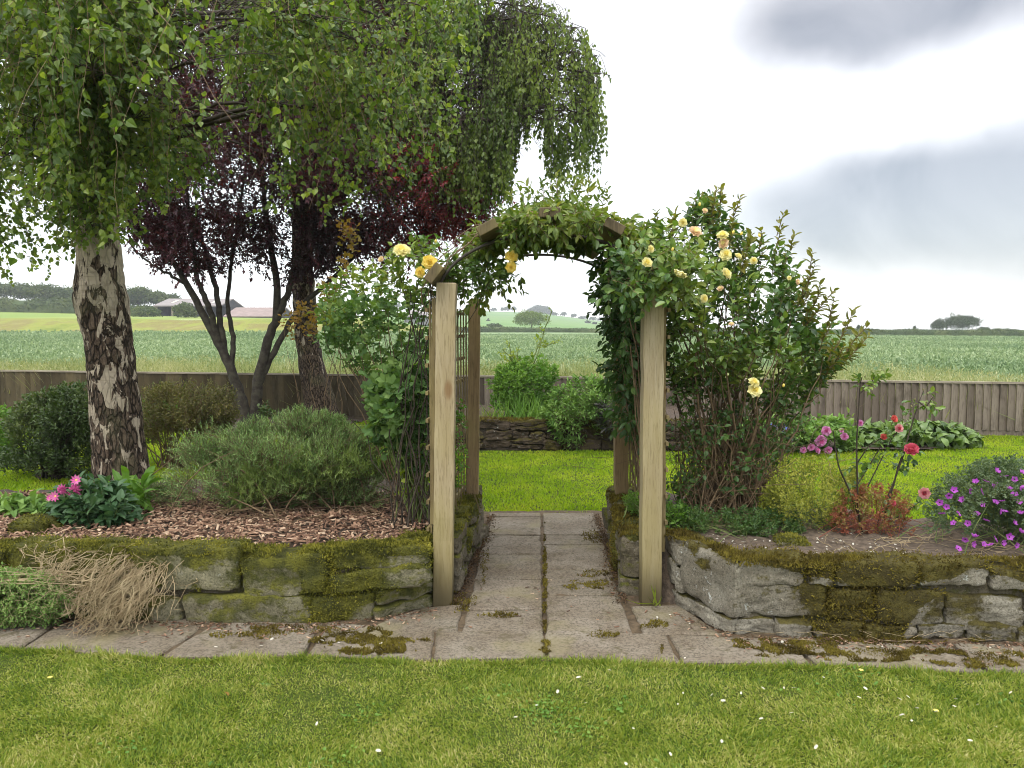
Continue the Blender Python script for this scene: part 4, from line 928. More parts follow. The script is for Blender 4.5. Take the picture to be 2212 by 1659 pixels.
ends = [(-250, -100, 4.6), (-60, -60, 5.2), (60, 40, 4.4), (150, -40, 4.0), (240, 30, 4.3), (330, 60, 4.6), (420, -20, 3.9), (520, 40, 4.4), (600, -60, 4.8), (700, 40, 4.9), (780, 90, 5.2), (860, 60, 5.6), (930, 20, 5.9), (985, -50, 6.2),
        (80, 200, 7.3), (330, 120, 7.6), (500, 90, 7.6), (650, 120, 7.2), (800, 150, 6.9), (900, 130, 6.6), (140, 300, 4.9), (280, 260, 5.0), (400, 240, 5.2), (520, 250, 5.0), (640, 230, 5.4), (750, 240, 5.5), (860, 250, 5.6), (20, 310, 5.0), (-120, 250, 5.6), (200, 150, 4.2), (460, 150, 4.5), (340, 330, 6.6), (560, 330, 6.3), (-40, 330, 5.4), (40, 260, 6.4), (80, 380, 5.3), (140, 400, 6.6)]
for (u, v, D) in ends:
    e = PX(u, v, D); zt = min(max(e[2] - .2, 2.4), 4.4) + rng.uniform(-.2, .5); k = np.interp(zt, [q[2] for q in P], [q[0] for q in P])
    L_ = limb_path((k, BD, zt), e, 12, .10); Ld = np.linalg.norm(e - L_[0]); bb.tubes(L_, np.linspace(.012 + .009 * Ld, .004, 12), 6)
    m = int(34 + 16 * Ld); tt = rng.uniform(.25, 1.04, m) * 11; i0 = np.minimum(tt.astype(int), 10); fr = (tt - i0)[:, None]; T = L_[i0] * (1 - fr) + L_[i0 + 1] * fr
    T2 = T + rng.normal(0, .26, (m, 3)) * [1.1, 1, .5] + UP * .08; u_, v_ = project(T2); ok = dens1(u_, v_) + 1.35 * fbm((T2 - UP * .3) * [1, 1, .55], 2.6, 2, 33) > rng.uniform(-.15, .35, m); T, T2 = T[ok], T2[ok]; m = len(T); bb.tubes(curves(T, T2, .1, 4, .02), np.ones((m, 1)) * np.linspace(.004, .002, 4)[None], 3); tops.append(T2)
tops = np.concatenate(tops); bb.build('branches', M['twig_dark'], bt, True)
k_ = rng.integers(0, len(tops), 5200); Sg = tops[k_] + rng.normal(0, .16, (5200, 3)) - UP * rng.exponential(.28, (5200, 1)); u_, v_ = project(Sg); ok = (v_ < env1(u_) - 5 - rng.exponential(35, 5200)) & (rng.random(5200) < dens1(u_, v_) + 1.35 * fbm(Sg * [1, 1, .55], 2.6, 2, 33)); Sg = Sg[ok]
sprigs(lb, Sg, nrm(rng.normal(0, .8, (len(Sg), 3)) - UP * .45), .20, 8, T_BIRCH, .044, .037, 1.1, .55, 0, 1, .0016, .5, .7)
strands(lb, tops, rng.uniform(.15, 1.0, len(tops)) ** 1.2 * 1.1 + .1, 
  .0145, .042, .035, env1, drift=.38, clump=dens1, hang=.55, cls=2.6, camp=1.35, ragged=45)
lb.build('crown', [M['birch'], M['twig']], bt)
print('birch strands', len(tops), 'faces', sum(len(f) for f, m in lb.f))

# --- far weeping birch
B2 = 12.8
b2 = thing('birch_tree', 'second weeping birch near the fence with its branches arching down to the right', 'tree', (PX(700, 905, B2)[0], B2, 0))
P = [PX(u, v, B2) for u, v in ((702, 925), (698, 900), (688, 850), (672, 780), (658, 700), (655, 620), (655, 540), (655, 400), (690, 200), (730, 20), (760, -250), (770, -500))]; P[0][2] = -.05
b = MB(); bark_tube(b, P, [x / 2 / FOC * B2 for x in (84, 72, 62, 54, 50, 46, 42, 40, 36, 30, 22, 10)], 40, 160, .022, 5, 8); b.build('trunk', M['birchbark_far'], b2, True)
def env2(u): return np.interp(u, [500, 700, 900, 1000, 1060, 1090, 1108, 1125, 1165, 1180, 1200, 1240, 1270, 1290, 1312, 1325], [440, 440, 450, 470, 480, 470, 430, 300, 290, 400, 430, 425, 400, 380, 330, 0])
def rightedge(v): return np.interp(v, [-200, 0, 60, 120, 200, 300, 420], [1120, 1205, 1268, 1300, 1306, 1308, 1300])
bb = MB(); lb = MB(); tops = []
ends = [(1225, 110, 11.4), (1250, 150, 11.6), (1282, 210, 11.8), (1205, 40, 11.3), (1265, 240, 11.0), (1290, 120, 11.5), (1250, 60, 11.9), (1298, 160, 11.2), (1275, 175, 11.2), (1180, 60, 11.8), (1290, 250, 11.5), (1240, 200, 12.2), (1150, 15, 11.6), (1100, 130, 12.4), (1060, 60, 11.7), (1010, 160, 11.4), (1080, 260, 11.8), (960, 120, 12.2), (900, 60, 12.6), (850, 200, 11.5), (780, 130, 12.8), (700, 60, 11.6), (1000, -60, 12), (880, -80, 12), (1120, -60, 12.6), (760, -90, 12.5), (1040, 330, 11.4), (950, 300, 12.6), (620, 100, 13), (560, 200, 12), (1200, 260, 11.0), (1265, 90, 12)]
for (u, v, D) in ends:
    e = PX(u, v, D); zt = e[2] - abs(e[0] - P[5][0]) * .32; zt = min(max(zt, 3.2), 8.5); k = np.interp(zt, [q[2] for q in P], [q[0] for q in P])
    L_ = limb_path((k, B2, zt), e, 12, .14); Ld = np.linalg.norm(e - L_[0]); bb.tubes(L_, np.linspace(.02 + .010 * Ld, .006, 12), 6)
    m = int(60 + 22 * Ld); tt = rng.uniform(.22, 1.03, m) * 11; i0 = np.minimum(tt.astype(int), 10); fr = (tt - i0)[:, None]; T = L_[i0] * (1 - fr) + L_[i0 + 1] * fr
    T2 = T + rng.normal(0, .36, (m, 3)) * [1, 1, .6]; u_, v_ = project(T2); ok = u_ < rightedge(v_) + rng.normal(0, 6, m)
    T, T2 = T[ok], T2[ok]; bb.tubes(curves(T, T2, .1, 4, .02), np.ones((len(T), 1)) * np.linspace(.006, .003, 4)[None], 3); tops.append(T2)
tops = np.concatenate(tops); bb.build('branches', M['twig_dark'], b2, True)
strands(lb, tops, rng.uniform(.6, 2.0, len(tops)), .028, .064, .048, env2, T_DIAM, .16, sr=.0035, clump=lambda u, v: np.where(u < 1000, .25, np.where(u < 1120, .55, .72)) - .42 * ((u > 1122) & (u < 1176) & (v > 230)), cls=1.4, camp=1.3, ragged=70)
lb.build('crown', [M['birch2'], M['twig_dark']], b2)
print('birch2 strands', len(tops), 'faces', sum(len(f) for f, m in lb.f))

# --- purple plum, many stems
PD = 12.3
pl = thing('plum_tree', 'many stemmed purple leaved plum tree with dark vase shaped stems by the fence', 'tree', (PX(540, 908, PD)[0], PD, 0))
stems = [([(533, 925), (530, 890), (515, 845), (500, 800), (473, 740), (443, 687), (407, 617), (372, 560), (330, 520), (262, 470)], 30, 9),
         ([(488, 780), (478, 720), (470, 640), (450, 560), (420, 480), (380, 380)], 17, 7), ([(473, 740), (450, 660), (425, 600), (415, 500), (400, 380), (390, 250)], 16, 6),
         ([(547, 925), (550, 890), (558, 820), (580, 735), (597, 690), (600, 617), (585, 533), (570, 430), (560, 300)], 30, 10), ([(558, 830), (577, 790), (610, 725), (650, 660), (700, 618), (760, 560), (850, 480), (960, 420)], 17, 7),
         ([(500, 800), (505, 730), (490, 660), (500, 560), (520, 440), (540, 300)], 14, 5), ([(597, 690), (620, 640), (640, 560), (700, 450), (800, 330)], 18, 6), ([(407, 617), (360, 590), (310, 560), (275, 520)], 8, 4)]
b = MB(); nodes = []
for i, (pts, w0, w1) in enumerate(stems):
    off = [0, .1, -.15, 0, .1, .2, -.1, 0][i]
    Q = np.array([PX(u, v, PD + off * min(1, j / 3)) for j, (u, v) in enumerate(pts)]); 
    if i in (0, 3): Q[0][2] = -.05
    t = np.linspace(0, len(Q) - 1, 30); Q = np.stack([np.interp(t, np.arange(len(Q)), Q[:, k]) for k in range(3)], 1); Q[1:-1] += rng.normal(0, .008, (28, 3))
    b.tubes(Q, np.linspace(w0 * .9, w1 * .8, 30) / 2 / FOC * PD, 9); nodes.append(Q[14:])
nodes = np.concatenate(nodes)
polyP = [(262, 440), (270, 250), (300, 60), (380, -80), (600, -150), (800, -60), (900, 60), (960, 220), (1040, 340), (1090, 340), (1085, 380), (1050, 400), (1040, 500), (960, 500), (900, 540), (820, 560), (760, 580), (700, 560), (650, 600), (600, 560), (540, 545), (480, 560), (430, 585), (380, 560), (330, 530), (290, 520)]
n = 7800; S = volume(polyP, PD, 2.6, n, .0, 1.35)
d = np.linalg.norm(nodes[:, None] - S[None, ::9], axis=2).argmin(0); T = nodes[d]; C_ = curves(T, S[::9], .12, 7, .02, .05); b.tubes(C_, np.ones((len(C_), 1)) * np.linspace(.011, .003, 7)[None], 4)
b.build('stems', M['plumbark'], pl, True)
S = np.concatenate([S, volume([(270, 470), (350, 440), (500, 470), (620, 470), (760, 490), (900, 450), (1000, 400), (1090, 370), (1080, 450), (1040, 500), (880, 560), (700, 590), (640, 620), (560, 570), (420, 600), (330, 570)], PD, 1.5, 1150, .0, 1.3)]); n = len(S)
u_, v_ = project(S); red = (u_ > 850 + rng.normal(0, 45, n)) & (v_ > 300) & (v_ < 560)  # light on this burgundy part of the crown is put into leaf colour
lb = MB(); dv = nrm(rng.normal(size=(n, 3)) + UP * .3)
sprigs(lb, S[~red], dv[~red], .34, 13, T_DIAM, .070, .044, 1.0, .3, 0, 1, .004)
sprigs(lb, S[red], dv[red], .30, 13, T_DIAM, .060, .034, 1.0, .3, 2, 1, .004)
k = rng.random(n) < .05; sprigs(lb, S[k], dv[k], .30, 7, T_DIAM, .060, .034, 1.0, .3, 2, 1, .004)
lb.build('crown', [M['plum'], M['twig_dark'], M['plum_red']], pl)

# ================================================================== PLANTS
def plant(name, label, cat, poly, D0, th, n, base, nst, tm, ll, lw, nl, slen, lm, sm, ang=1.0, droop=.25, upd=.6, clump=.6, sr=.006, bend=.12, base_z=None, mint=.04, spread=.08, leafy='foliage', edgy=.3, up=.8, tw=.0018, kn=6, lift=.05, mound=None, extra=None, group=None, stemlow=None, outw=.5, zmin=None):
    """a body of leafy twigs filling poly at distance D0, carried by stems rising from base"""
    bp = PX(base[0], base[1], D0); bz = .34 if base_z is None else base_z; bp[2] = bz
    o = thing(name, label, cat, bp, group)
    S = volume(poly, D0, th, n, edgy, clump, zmin if zmin is not None else bz + .01, mint); c = S.mean(0)
    if mound:
        nc, mr = mound; Cn = volume(poly, D0, th, nc, .0, 0, bz + mr * .2, mint); mi_ = rng.integers(0, nc, n); md = rdir(n); md[:, 2] = np.where(md[:, 2] < -.25, -md[:, 2], md[:, 2])
        S = Cn[mi_] + md * (mr * rng.uniform(.6, 1.45, nc)[mi_] * rng.uniform(.6, 1, n) ** .4)[:, None]; u__, v__ = project(S); pp_ = np.c_[u__, v__]; ok = (inpoly(pp_, poly) | (edged(pp_, poly) < 14)) & (S[:, 2] > bz + .02); S, md = S[ok], md[ok]; n = len(S)
    dv = nrm((md if mound else 0) * .8 + nrm(S - np.array([c[0], c[1], bz])) * outw + UP * upd + rng.normal(0, .35, (n, 3)))
    b = MB()
    if nst:
        idx = rng.choice(n, min(nst, n), replace=False); B0 = bp + rng.normal(0, spread, (len(idx), 3)) * [1, .7, 0]; B0[:, 2] = bz - .01
        Cc = curves(B0, S[idx], bend, kn, .012, lift); Cc[..., 2] = np.maximum(Cc[..., 2], bz - .01); b.tubes(Cc, np.ones((len(idx), 1)) * np.linspace(sr, sr * .35, kn)[None] * rng.uniform(.6, 1.3, (len(idx), 1)), 5)
        if stemlow: stemlow(b)
        b.build('stems', M[sm], o, True)
    lb = MB(); sprigs(lb, S - dv * slen * .5, dv, slen, nl, tm, ll, lw, ang, droop, 0, 1, tw, up)
    if extra: extra(lb, o)
    lb.build(leafy, [M[lm], M[sm]], o); return o, S

# blooms
def petal_grid(b, R0, tilt, az, size, cup, wdt, z0, ruf=.0, mat=0):
    u = np.linspace(-1, 1, 5); v = np.linspace(0, 1, 4); U, V = np.meshgrid(u, v, indexing='ij')
    w_ = np.sin(np.clip(V * .85 + .12, 0, 1) * math.pi) ** .5 * wdt * size; x = U * w_ * .5; yl = V * size * (1 - .12 * U ** 2)
    bendd = cup * V ** 2 + .25 * U ** 2 * size * V
    el = tilt; y = R0 + yl * math.cos(el) - bendd * math.sin(el) * 0 ; z = z0 + yl * math.sin(el) + .25 * U ** 2 * size * V + cup * size * V ** 2 + ruf * size * np.sin(U * 5 + az * 3) * V
    ca, sa = math.cos(az), math.sin(az); P = np.stack([x * ca - y * sa, x * sa + y * ca, z], -1); b.grid(P, mat)
def rose_mesh(name, mats, rings=5, full=1.0):
    """z points out of the flower; unit radius"""
    b = MB(); rr = random.Random(len(name) + rings)
    for k in range(rings):
        f = k / max(1, rings - 1); n = 3 + k
        for j in range(n):
            az_ = j * 6.283 / n + k * .7 + rr.uniform(-.2, .2); petal_grid(b, .05 + .22 * f, math.radians(82 - 74 * f * full), az_, .45 + .40 * f + rr.uniform(-.05, .05), .10 - .22 * f, 1.35, .05 - .12 * f, .07, 0 if f > .35 or len(mats) < 2 else 1)
    # green sepal cup
    th = np.linspace(0, 6.283, 9); P = np.array([[[r_ * math.cos(a), r_ * math.sin(a), z] for a in th] for r_, z in ((.03, -.4), (.16, -.28), (.18, -.12), (.05, -.02))]); b.grid(P, len(mats) - 1 if False else 0)
    o = b.build(name, mats, None, True); return o
def daisy_mesh(name, mats, layers=4, n=13, wd=.3, cup=.0):
    b = MB()
    for k in range(layers):
        f = k / max(1, layers - 1) if layers > 1 else 1
        for j in range(n - k): petal_grid(b, .06, math.radians(70 - 68 * f) if layers > 1 else math.radians(12), j * 6.283 / (n - k) + k * .5, .95 * (.5 + .5 * f), cup, wd / (.6 + .4 * f), -.02 * k + .1 * (1 - f))
    if layers == 1:
        th = np.linspace(0, 6.283, 9); P = np.array([[[r_ * math.cos(a), r_ * math.sin(a), z] for a in th] for r_, z in ((.18, .08), (.12, .16), (.001, .18))]); b.grid(P, len(mats) - 1)
    return b.build(name, mats, None, True)
def place_bloom(me, name, parent, loc, r_, toward=(0, -1, .35), jit=.35, squash=1.0):
    o = bpy.data.objects.new(name, me); COL.objects.link(o); attach(o, parent)
    d = Vector(toward) + Vector([random.gauss(0, jit) for _ in range(3)]); q = d.to_track_quat('Z', 'Y'); o.rotation_mode = 'QUATERNION'
    from mathutils import Quaternion
    o.rotation_quaternion = q @ Quaternion((0, 0, 1), random.uniform(0, 6.28)); o.location = Vector([float(x) for x in loc]); o.scale = (r_, r_, r_ * squash); return o
def proto_mesh(o):
    me = o.data; bpy.data.objects.remove(o); return me
ROSE_Y = proto_mesh(rose_mesh('rose_yellow', [M['p_yellow'], M['p_soft']], 6)); ROSE_G = proto_mesh(rose_mesh('rose_golden', [M['p_gold'], M['p_gold']], 5, 1.15)); ROSE_P = proto_mesh(rose_mesh('rose_peach', [M['p_peach'], M['p_yellow']], 5))
YEL = [ROSE_Y] + [proto_mesh(rose_mesh('rose_yellow_' + w_, [M['p_yellow'], M['p_soft']], k_, f_)) for w_, k_, f_ in (('open', 5, 1.25), ('half_open', 5, .72), ('old', 7, 1.1))]
ROSE_K = proto_mesh(rose_mesh('rose_pink', [M['p_pink'], M['p_pink']], 6, .8)); ROSE_PP = proto_mesh(rose_mesh('rose_pale_pink', [M['p_palepink'], M['p_pink']], 5, .75)); ROSE_R = proto_mesh(rose_mesh('rose_coral', [M['p_red'], M['p_red']], 4, .7)); PEONY = proto_mesh(rose_mesh('peony', [M['p_lilac'], M['p_magenta']], 6, .9))
DAHL = proto_mesh(daisy_mesh('dahlia', [M['p_magenta']], 6, 15, .28)); DAHL1 = proto_mesh(daisy_mesh('dahlia_open', [M['p_magenta'], M['p_gold']], 1, 9, .42)); CRANE = proto_mesh(daisy_mesh('cranesbill', [M['p_purple'], M['p_dark']], 1, 5, 1.0))
CRANES = [CRANE] + [proto_mesh(daisy_mesh('cranesbill_' + w_, [M['p_purple'], M['p_dark']], 1, 5, wd_, c_)) for w_, wd_, c_ in (('cupped', .95, .45), ('flat', 1.1, -.12))]
BLUEF = proto_mesh(daisy_mesh('blue_flower', [M['p_blue'], M['p_purple']], 2, 9, .3))
b = MB(); th = np.linspace(0, 6.283, 8); b.grid(np.array([[[r_ * math.cos(a), r_ * math.sin(a), z] for a in th] for r_, z in ((.02, -.1), (.42, .15), (.5, .5), (.34, .95), (.12, 1.4), (.01, 1.7))])); BUD = proto_mesh(b.build('bud', M['bud'], None, True))
b = MB(); b.grid(np.array([[[r_ * math.cos(a), r_ * math.sin(a), z] for a in th] for r_, z in ((.02, -.1), (.42, .15), (.55, .6), (.5, 1.1), (.25, 1.5), (.01, 1.6))])); BUDY = proto_mesh(b.build('yellow_bud', M['p_gold'], None, True))

# --- rosemary
polyR = [(300, 1040), (330, 990), (395, 962), (440, 938), (500, 925), (545, 905), (600, 892), (650, 905), (720, 925), (785, 958), (830, 980), (850, 1040), (845, 1072), (790, 1090), (700, 1098), (600, 1108), (520, 1118), (440, 1110), (380, 1098), (325, 1075)]
o, S = plant('rosemary_bush', 'wide grey green rosemary bush sprawling over the wood chips of the left bed', 'shrub', polyR, 5.25, .50, 4300, (600, 1100), 130, T_NEED, .032, .0058, 22, .14, 'rosemary', 'twig', 1.1, -.05, .35, 1.0, .006, .12, mound=(70, .12), spread=.35, tw=.0025)
fr = volume([(470, 1090), (560, 1010), (640, 985), (760, 985), (800, 1020), (720, 1060), (600, 1080), (520, 1110)], 5.0, .25, 420, .3, .3); lb = MB()
sprigs(lb, fr, nrm(rng.normal(0, .4, (420, 3)) + UP * .8 - np.array([0, .3, 0])), .13, 22, T_NEED, .034, .0062, .95, -.1, 0, None); lb.build('young_shoots', M['rosemary2'], o)
B0 = np.c_[rng.uniform(-1.7, -.8, 150), rng.uniform(4.9, 5.5, 150), np.full(150, .36)]; B1 = B0 + np.c_[rng.normal(0, .28, 150), rng.normal(-.20, .15, 150), rng.uniform(0, .10, 150)]; b = MB(); b.tubes(curves(B0, B1, .15, 6, .02), np.ones((150, 1)) * np.linspace(.004, .0015, 6)[None], 4); b.build('bare_twigs', M['twig'], o, True)

# --- dahlia and the low plants beside it
polyD = [(135, 1085), (170, 1055), (215, 1050), (260, 1070), (285, 1095), (300, 1130), (250, 1145), (200, 1152), (150, 1150), (120, 1135)]
o, S = plant('dahlia_plant', 'dahlia with dark leaves and magenta pink pompon flowers at the left end of the bed', 'flower', polyD, 4.75, .16, 150, (205, 1140), 26, T_OVAL, .078, .044, 7, .14, 'dahlia', 'stem_g', 1.1, .3, .3, .2, .004)
for (u, v, r_, me) in ((162, 1061, 17, DAHL), (136, 1057, 13, DAHL), (165, 1037, 12, DAHL1), (120, 1072, 12, DAHL1), (108, 1076, 8, DAHL1)):
    q = PX(u, v, 4.62); place_bloom(me, 'bloom', o, q, r_ / FOC * 4.62 * 1.05, jit=.2)
bs = MB(); T = np.array([PX(u, v + 6, 4.64) for u, v in ((162, 1061), (136, 1057), (165, 1037), (120, 1072))]); B0 = np.tile(PX(205, 1120, 4.75), (4, 1)); bs.tubes(curves(B0, T, .05, 6, .01), np.full((4, 6), .003), 5); bs.build('flower_stalks', M['stem_g'], o, True)
plant('lily_plant', 'clump of broad strap leaves between the birch trunk and the rosemary', 'plant', [(225, 1060), (265, 1040), (310, 1045), (320, 1085), (300, 1110), (250, 1110), (225, 1090)], 5.1, .15, 34, (270, 1105), 5, T_STRAP, .17, .05, 3, .06, 'fresh', 'stem_g', .8, .5, .8, 0, .003)
plant('foxglove_plant', 'low leafy green plants at the far left end of the left bed', 'plant', [(-60, 1090), (20, 1085), (90, 1085), (140, 1100), (130, 1140), (60, 1130), (0, 1135), (-60, 1140)], 5.0, .2, 80, (40, 1125), 14, T_STRAP, .10, .036, 5, .08, 'sage', 'stem_g', 1.0, .4, .6, .2, .003)
def rock(u, v, D, size, label, m, z=None):
    b = MB(); c = PX(u, v, D); stone(b, c, size, np.array([1, 0, 0.]), np.array([0, 1, 0.]), UP, .03, RB4, 0, u); o = b.build('rock', M[m], None, True); tag(o, label, 'rock')
    mb = MB(); W = b.v[0]; n = 2200; i = rng.integers(0, len(W), n); nn = nrm(W[i] - c); k = nn[:, 2] > -.1; leaves(mb, T_NEED, W[i][k], nrm(nn[k] + rng.normal(0, .5, (k.sum(), 3))), rdir(k.sum()), .016, .008); mb.build('moss', M['moss_g'], o)
rock(85, 1152, 4.55, (.24, .22, .20), 'mossy rounded boulder beside the dahlia at the left end of the bed', 'stone_mossy')
rock(1712, 1183, 4.35, (.20, .16, .12), 'small mossy rock half buried in the right bed behind the wall', 'stone_mossy')
rock(1940, 1140, 4.9, (.16, .14, .09), 'small yellow mossy rock in the right bed between red plant and purple flowers', 'stone_mossy')

# --- trailing plants over the left wall
polyT = [(-120, 1235), (0, 1230), (70, 1235), (120, 1245), (150, 1270), (165, 1300), (140, 1320), (110, 1350), (40, 1358), (0, 1362), (-120, 1362)]
plant('trailing_plant', 'green trailing rockery plant hanging over the left end of the mossy wall', 'plant', polyT, 4.0, .14, 2300, (60, 1230), 90, T_OVAL, .015, .009, 12, .07, 'sage', 'straw', 1.1, .1, .1, .3, .0022, .2, .30, spread=.3, lift=0, zmin=.02)
dt = thing('dead_trailing_plant', 'mass of dry straw coloured stems spilling over the mossy left wall', 'dead plant', PX(280, 1200, 4.15))
b = MB()
def spill(us, vs, ue, ve, n, D1=3.86, D0=4.16):
    A0 = np.array([PX(rng.normal(us, 26), rng.normal(vs, 9), rng.normal(D0, .03)) for _ in range(n)]); B0 = np.array([PX(rng.normal(ue, 30), rng.normal(ve, 22), rng.normal(D1, .035)) for _ in range(n)])
    Cc = curves(A0, B0, .20, 9, .035, .08); Cc[..., 2] = np.maximum(Cc[..., 2], .035); b.tubes(Cc, np.ones((n, 1)) * np.linspace(.0026, .0012, 9)[None], 4)
    tips = Cc[:, 3:].reshape(-1, 3); m = len(tips); b.tubes(curves(tips, tips + rng.normal(0, .030, (m, 3)) - UP * .012, .2, 4, .02), np.ones((m, 1)) * np.linspace(.0013, .0007, 4)[None], 3)
spill(335, 1200, 205, 1362, 55); spill(345, 1205, 265, 1345, 22); spill(310, 1200, 225, 1330, 50); spill(300, 1195, 180, 1290, 34); spill(378, 1205, 320, 1310, 14); spill(355, 1212, 240, 1345, 18); spill(160, 1195, 90, 1250, 18); spill(60, 1195, 130, 1240, 12); spill(240, 1200, 170, 1270, 24); spill(230, 1250, 150, 1310, 24)
b.build('dry_stems', M['straw'], dt, True)

# --- shrubs in the shade left
plant('shrub', 'dark evergreen shrub behind the left side of the birch trunk', 'shrub', [(15, 1010), (25, 930), (60, 880), (110, 862), (160, 850), (215, 850), (230, 1000), (200, 1040), (110, 1046), (40, 1040)], 8.2, .7, 2000, (120, 1035), 60, T_OVAL, .045, .022, 10, .17, 'dark', 'twig_dark', mound=(34, .22), ang=1.0, droop=.2, upd=.6, clump=.6, sr=.010, base_z=0)
plant('shrub', 'bronze green shrub behind the right side of the birch trunk', 'shrub', [(285, 900), (330, 855), (390, 845), (440, 845), (490, 850), (500, 900), (470, 940), (400, 960), (320, 975), (290, 985)], 8.8, .6, 1300, (370, 985), 60, T_OVAL, .038, .017, 10, .17, 'bronze', 'twig', 1.0, .2, .6, .7, .009, base_z=0, mound=(30, .22))
plant('shrub', 'small bush with lighter leaves at the very left edge below the fence', 'shrub', [(-160, 1000), (-120, 880), (-20, 872), (15, 885), (28, 930), (40, 1000), (10, 1040), (-160, 1040)], 9.2, .5, 520, (-40, 1030), 30, T_OVAL, .06, .035, 8, .16, 'fresh', 'twig', 1.0, .2, .6, .6, .009, base_z=0)
def sword(label, u, v, D, n, h, m, z=0, spread=.14, wd=.018, lean=.28, name='sword_leaf_plant', cat='plant'):
    b = MB(); p = PX(u, v, D); p[2] = z; O = p + rng.normal(0, spread, (n, 3)) * [1, .6, 0]; leaves(b, T_BLADE, O, nrm(rng.normal(0, lean, (n, 3)) + UP), rdir(n), rng.uniform(.6, 1.1, n) * h, wd); o = b.build(name, M[m]); tag(o, label, cat); return o
sword('clump of bright sword shaped leaves against the fence between the birch and the plum stems', 345, 900, 12.2, 120, .80, 'fresh', 0, .34, .022, .30)
plant('laurel_seedling', 'small dark leafy plant at the foot of the plum stems', 'plant', [(560, 905), (565, 875), (580, 870), (595, 880), (600, 905)], 10.5, .15, 26, (578, 910), 5, T_OVAL, .07, .04, 6, .1, 'dark', 'stem_r', base_z=.1)

# --- mallow left of the arch
def mal_extra(lb, o):
    pass
polyM = [(800, 830), (840, 800), (880, 790), (925, 780), (932, 880), (935, 960), (932, 1010), (880, 1010), (850, 990), (820, 960), (790, 930), (795, 880)]
o, S = plant('mallow_bush', 'tall mallow with large lobed leaves standing against the left trellis', 'shrub', polyM, 4.85, .28, 150, (915, 1125), 30, T_LOBE, .092, .092, 5, .14, 'mallow', 'stem_g', 1.1, .35, .4, .3, .0065, .06, kn=8, spread=.07, tw=.0022, up=(0, -.45, .75))
up_ = volume([(690, 700), (720, 650), (800, 640), (860, 650), (925, 660), (930, 790), (860, 800), (800, 830), (740, 800), (700, 760)], 5.15, .35, 130, .2, 1.0); b = MB()
Bm = PX(905, 1110, 5.0); Bm[2] = .35; B0 = Bm + rng.normal(0, .07, (26, 3)) * [1, .7, 0]; cc = curves(B0, up_[::5][:26], .05, 9, .008, .03); b.tubes(cc, np.ones((26, 1)) * np.linspace(.0065, .002, 9)[None], 5); b.build('tall_stems', M['twig'], o, True)
lb = MB(); sprigs(lb, up_, nrm(rng.normal(0, .4, (130, 3)) + UP), .14, 6, T_LOBE, .066, .064, 1.1, .3, 0, 1, .002, (0, -.4, .6)); lb.build('top_foliage', [M['mallow'], M['stem_g']], o)
lo = volume([(850, 1010), (930, 990), (932, 1110), (900, 1080), (870, 1050)], 4.85, .1, 14, .2, 0); lb = MB(); sprigs(lb, lo, nrm(rng.normal(0, .5, (14, 3)) + UP * .3), .1, 3, T_LOBE, .09, .09, 1.2, .4, 0, 1, .002, .5); lb.build('low_leaves', [M['lime'], M['stem_g']], o)

# --- climbing rose on the left of the arch
o, S = plant('climbing_rose', 'sparse climbing rose with golden blooms at the top left corner of the arch', 'climbing rose', [(690, 700), (700, 620), (760, 590), (830, 560), (860, 530), (930, 510), (980, 560), (1060, 570), (1110, 585), (1090, 620), (1040, 640), (1000, 650), (960, 610), (940, 640), (900, 660), (860, 630), (800, 630), (740, 660)], 4.65, .3, 170, (900, 1120), 16, T_OVAL, .050, .030, 7, .13, 'rose', 'twig_dark', 1.1, .25, .3, .8, .006, .1, kn=10)
for (u, v, r_, me) in ((868, 541, 18, ROSE_Y), (928, 566, 16, ROSE_G), (907, 588, 12, ROSE_G), (1105, 553, 14, ROSE_G), (1104, 577, 12, ROSE_G), (823, 560, 7, ROSE_P)): place_bloom(me, 'bloom', o, PX(u, v, 4.32 if u > 850 else 4.5), r_ / FOC * 4.32, jit=.3)
place_bloom(BUDY, 'bud', o, PX(941, 524, 4.35), .012, (0, 0, 1)); 
o, S = plant('autumn_vine', 'vine with yellow and orange leaves hanging against the far birch trunk', 'climber', [(610, 690), (640, 660), (690, 650), (740, 480), (765, 480), (760, 560), (740, 640), (720, 740), (660, 720), (620, 720)], 6.6, .25, 60, (690, 1000), 8, T_LOBE, .06, .055, 5, .14, 'autumn', 'twig', 1.1, .3, .2, .5, .004, .1, base_z=.3, kn=9)

# --- climber on the arch
cl_ = thing('climbing_plant', 'leafy twining climber heaped over the top of the timber arch', 'climber', (.9, 5.0, .4))
top = [(1000, 520), (1040, 490), (1100, 468), (1150, 448), (1200, 438), (1250, 448), (1300, 466), (1350, 480), (1400, 495), (1420, 540), (1380, 545), (1330, 530), (1310, 505), (1250, 492), (1200, 498), (1150, 500), (1090, 520), (1050, 545), (1020, 545)]
S = volume(top, 4.90, .62, 880, .0, .5, mint=.30); n = len(S); lb = MB(); dv = nrm(rng.normal(0, .7, (n, 3)) + UP * .2); sprigs(lb, S - dv * .05, dv, .12, 6, T_OVAL, .060, .027, 1.1, .45, 0, 1, .0022, .6)
und = volume([(1120, 500), (1200, 490), (1290, 490), (1310, 520), (1260, 525), (1200, 520), (1150, 530), (1110, 530)], 5.0, .45, 160, 0, .4); sprigs(lb, und, nrm(rng.normal(0, .6, und.shape) - UP * .3), .09, 6, T_OVAL, .058, .03, 1.1, .4, 0, 1, .002, .6)
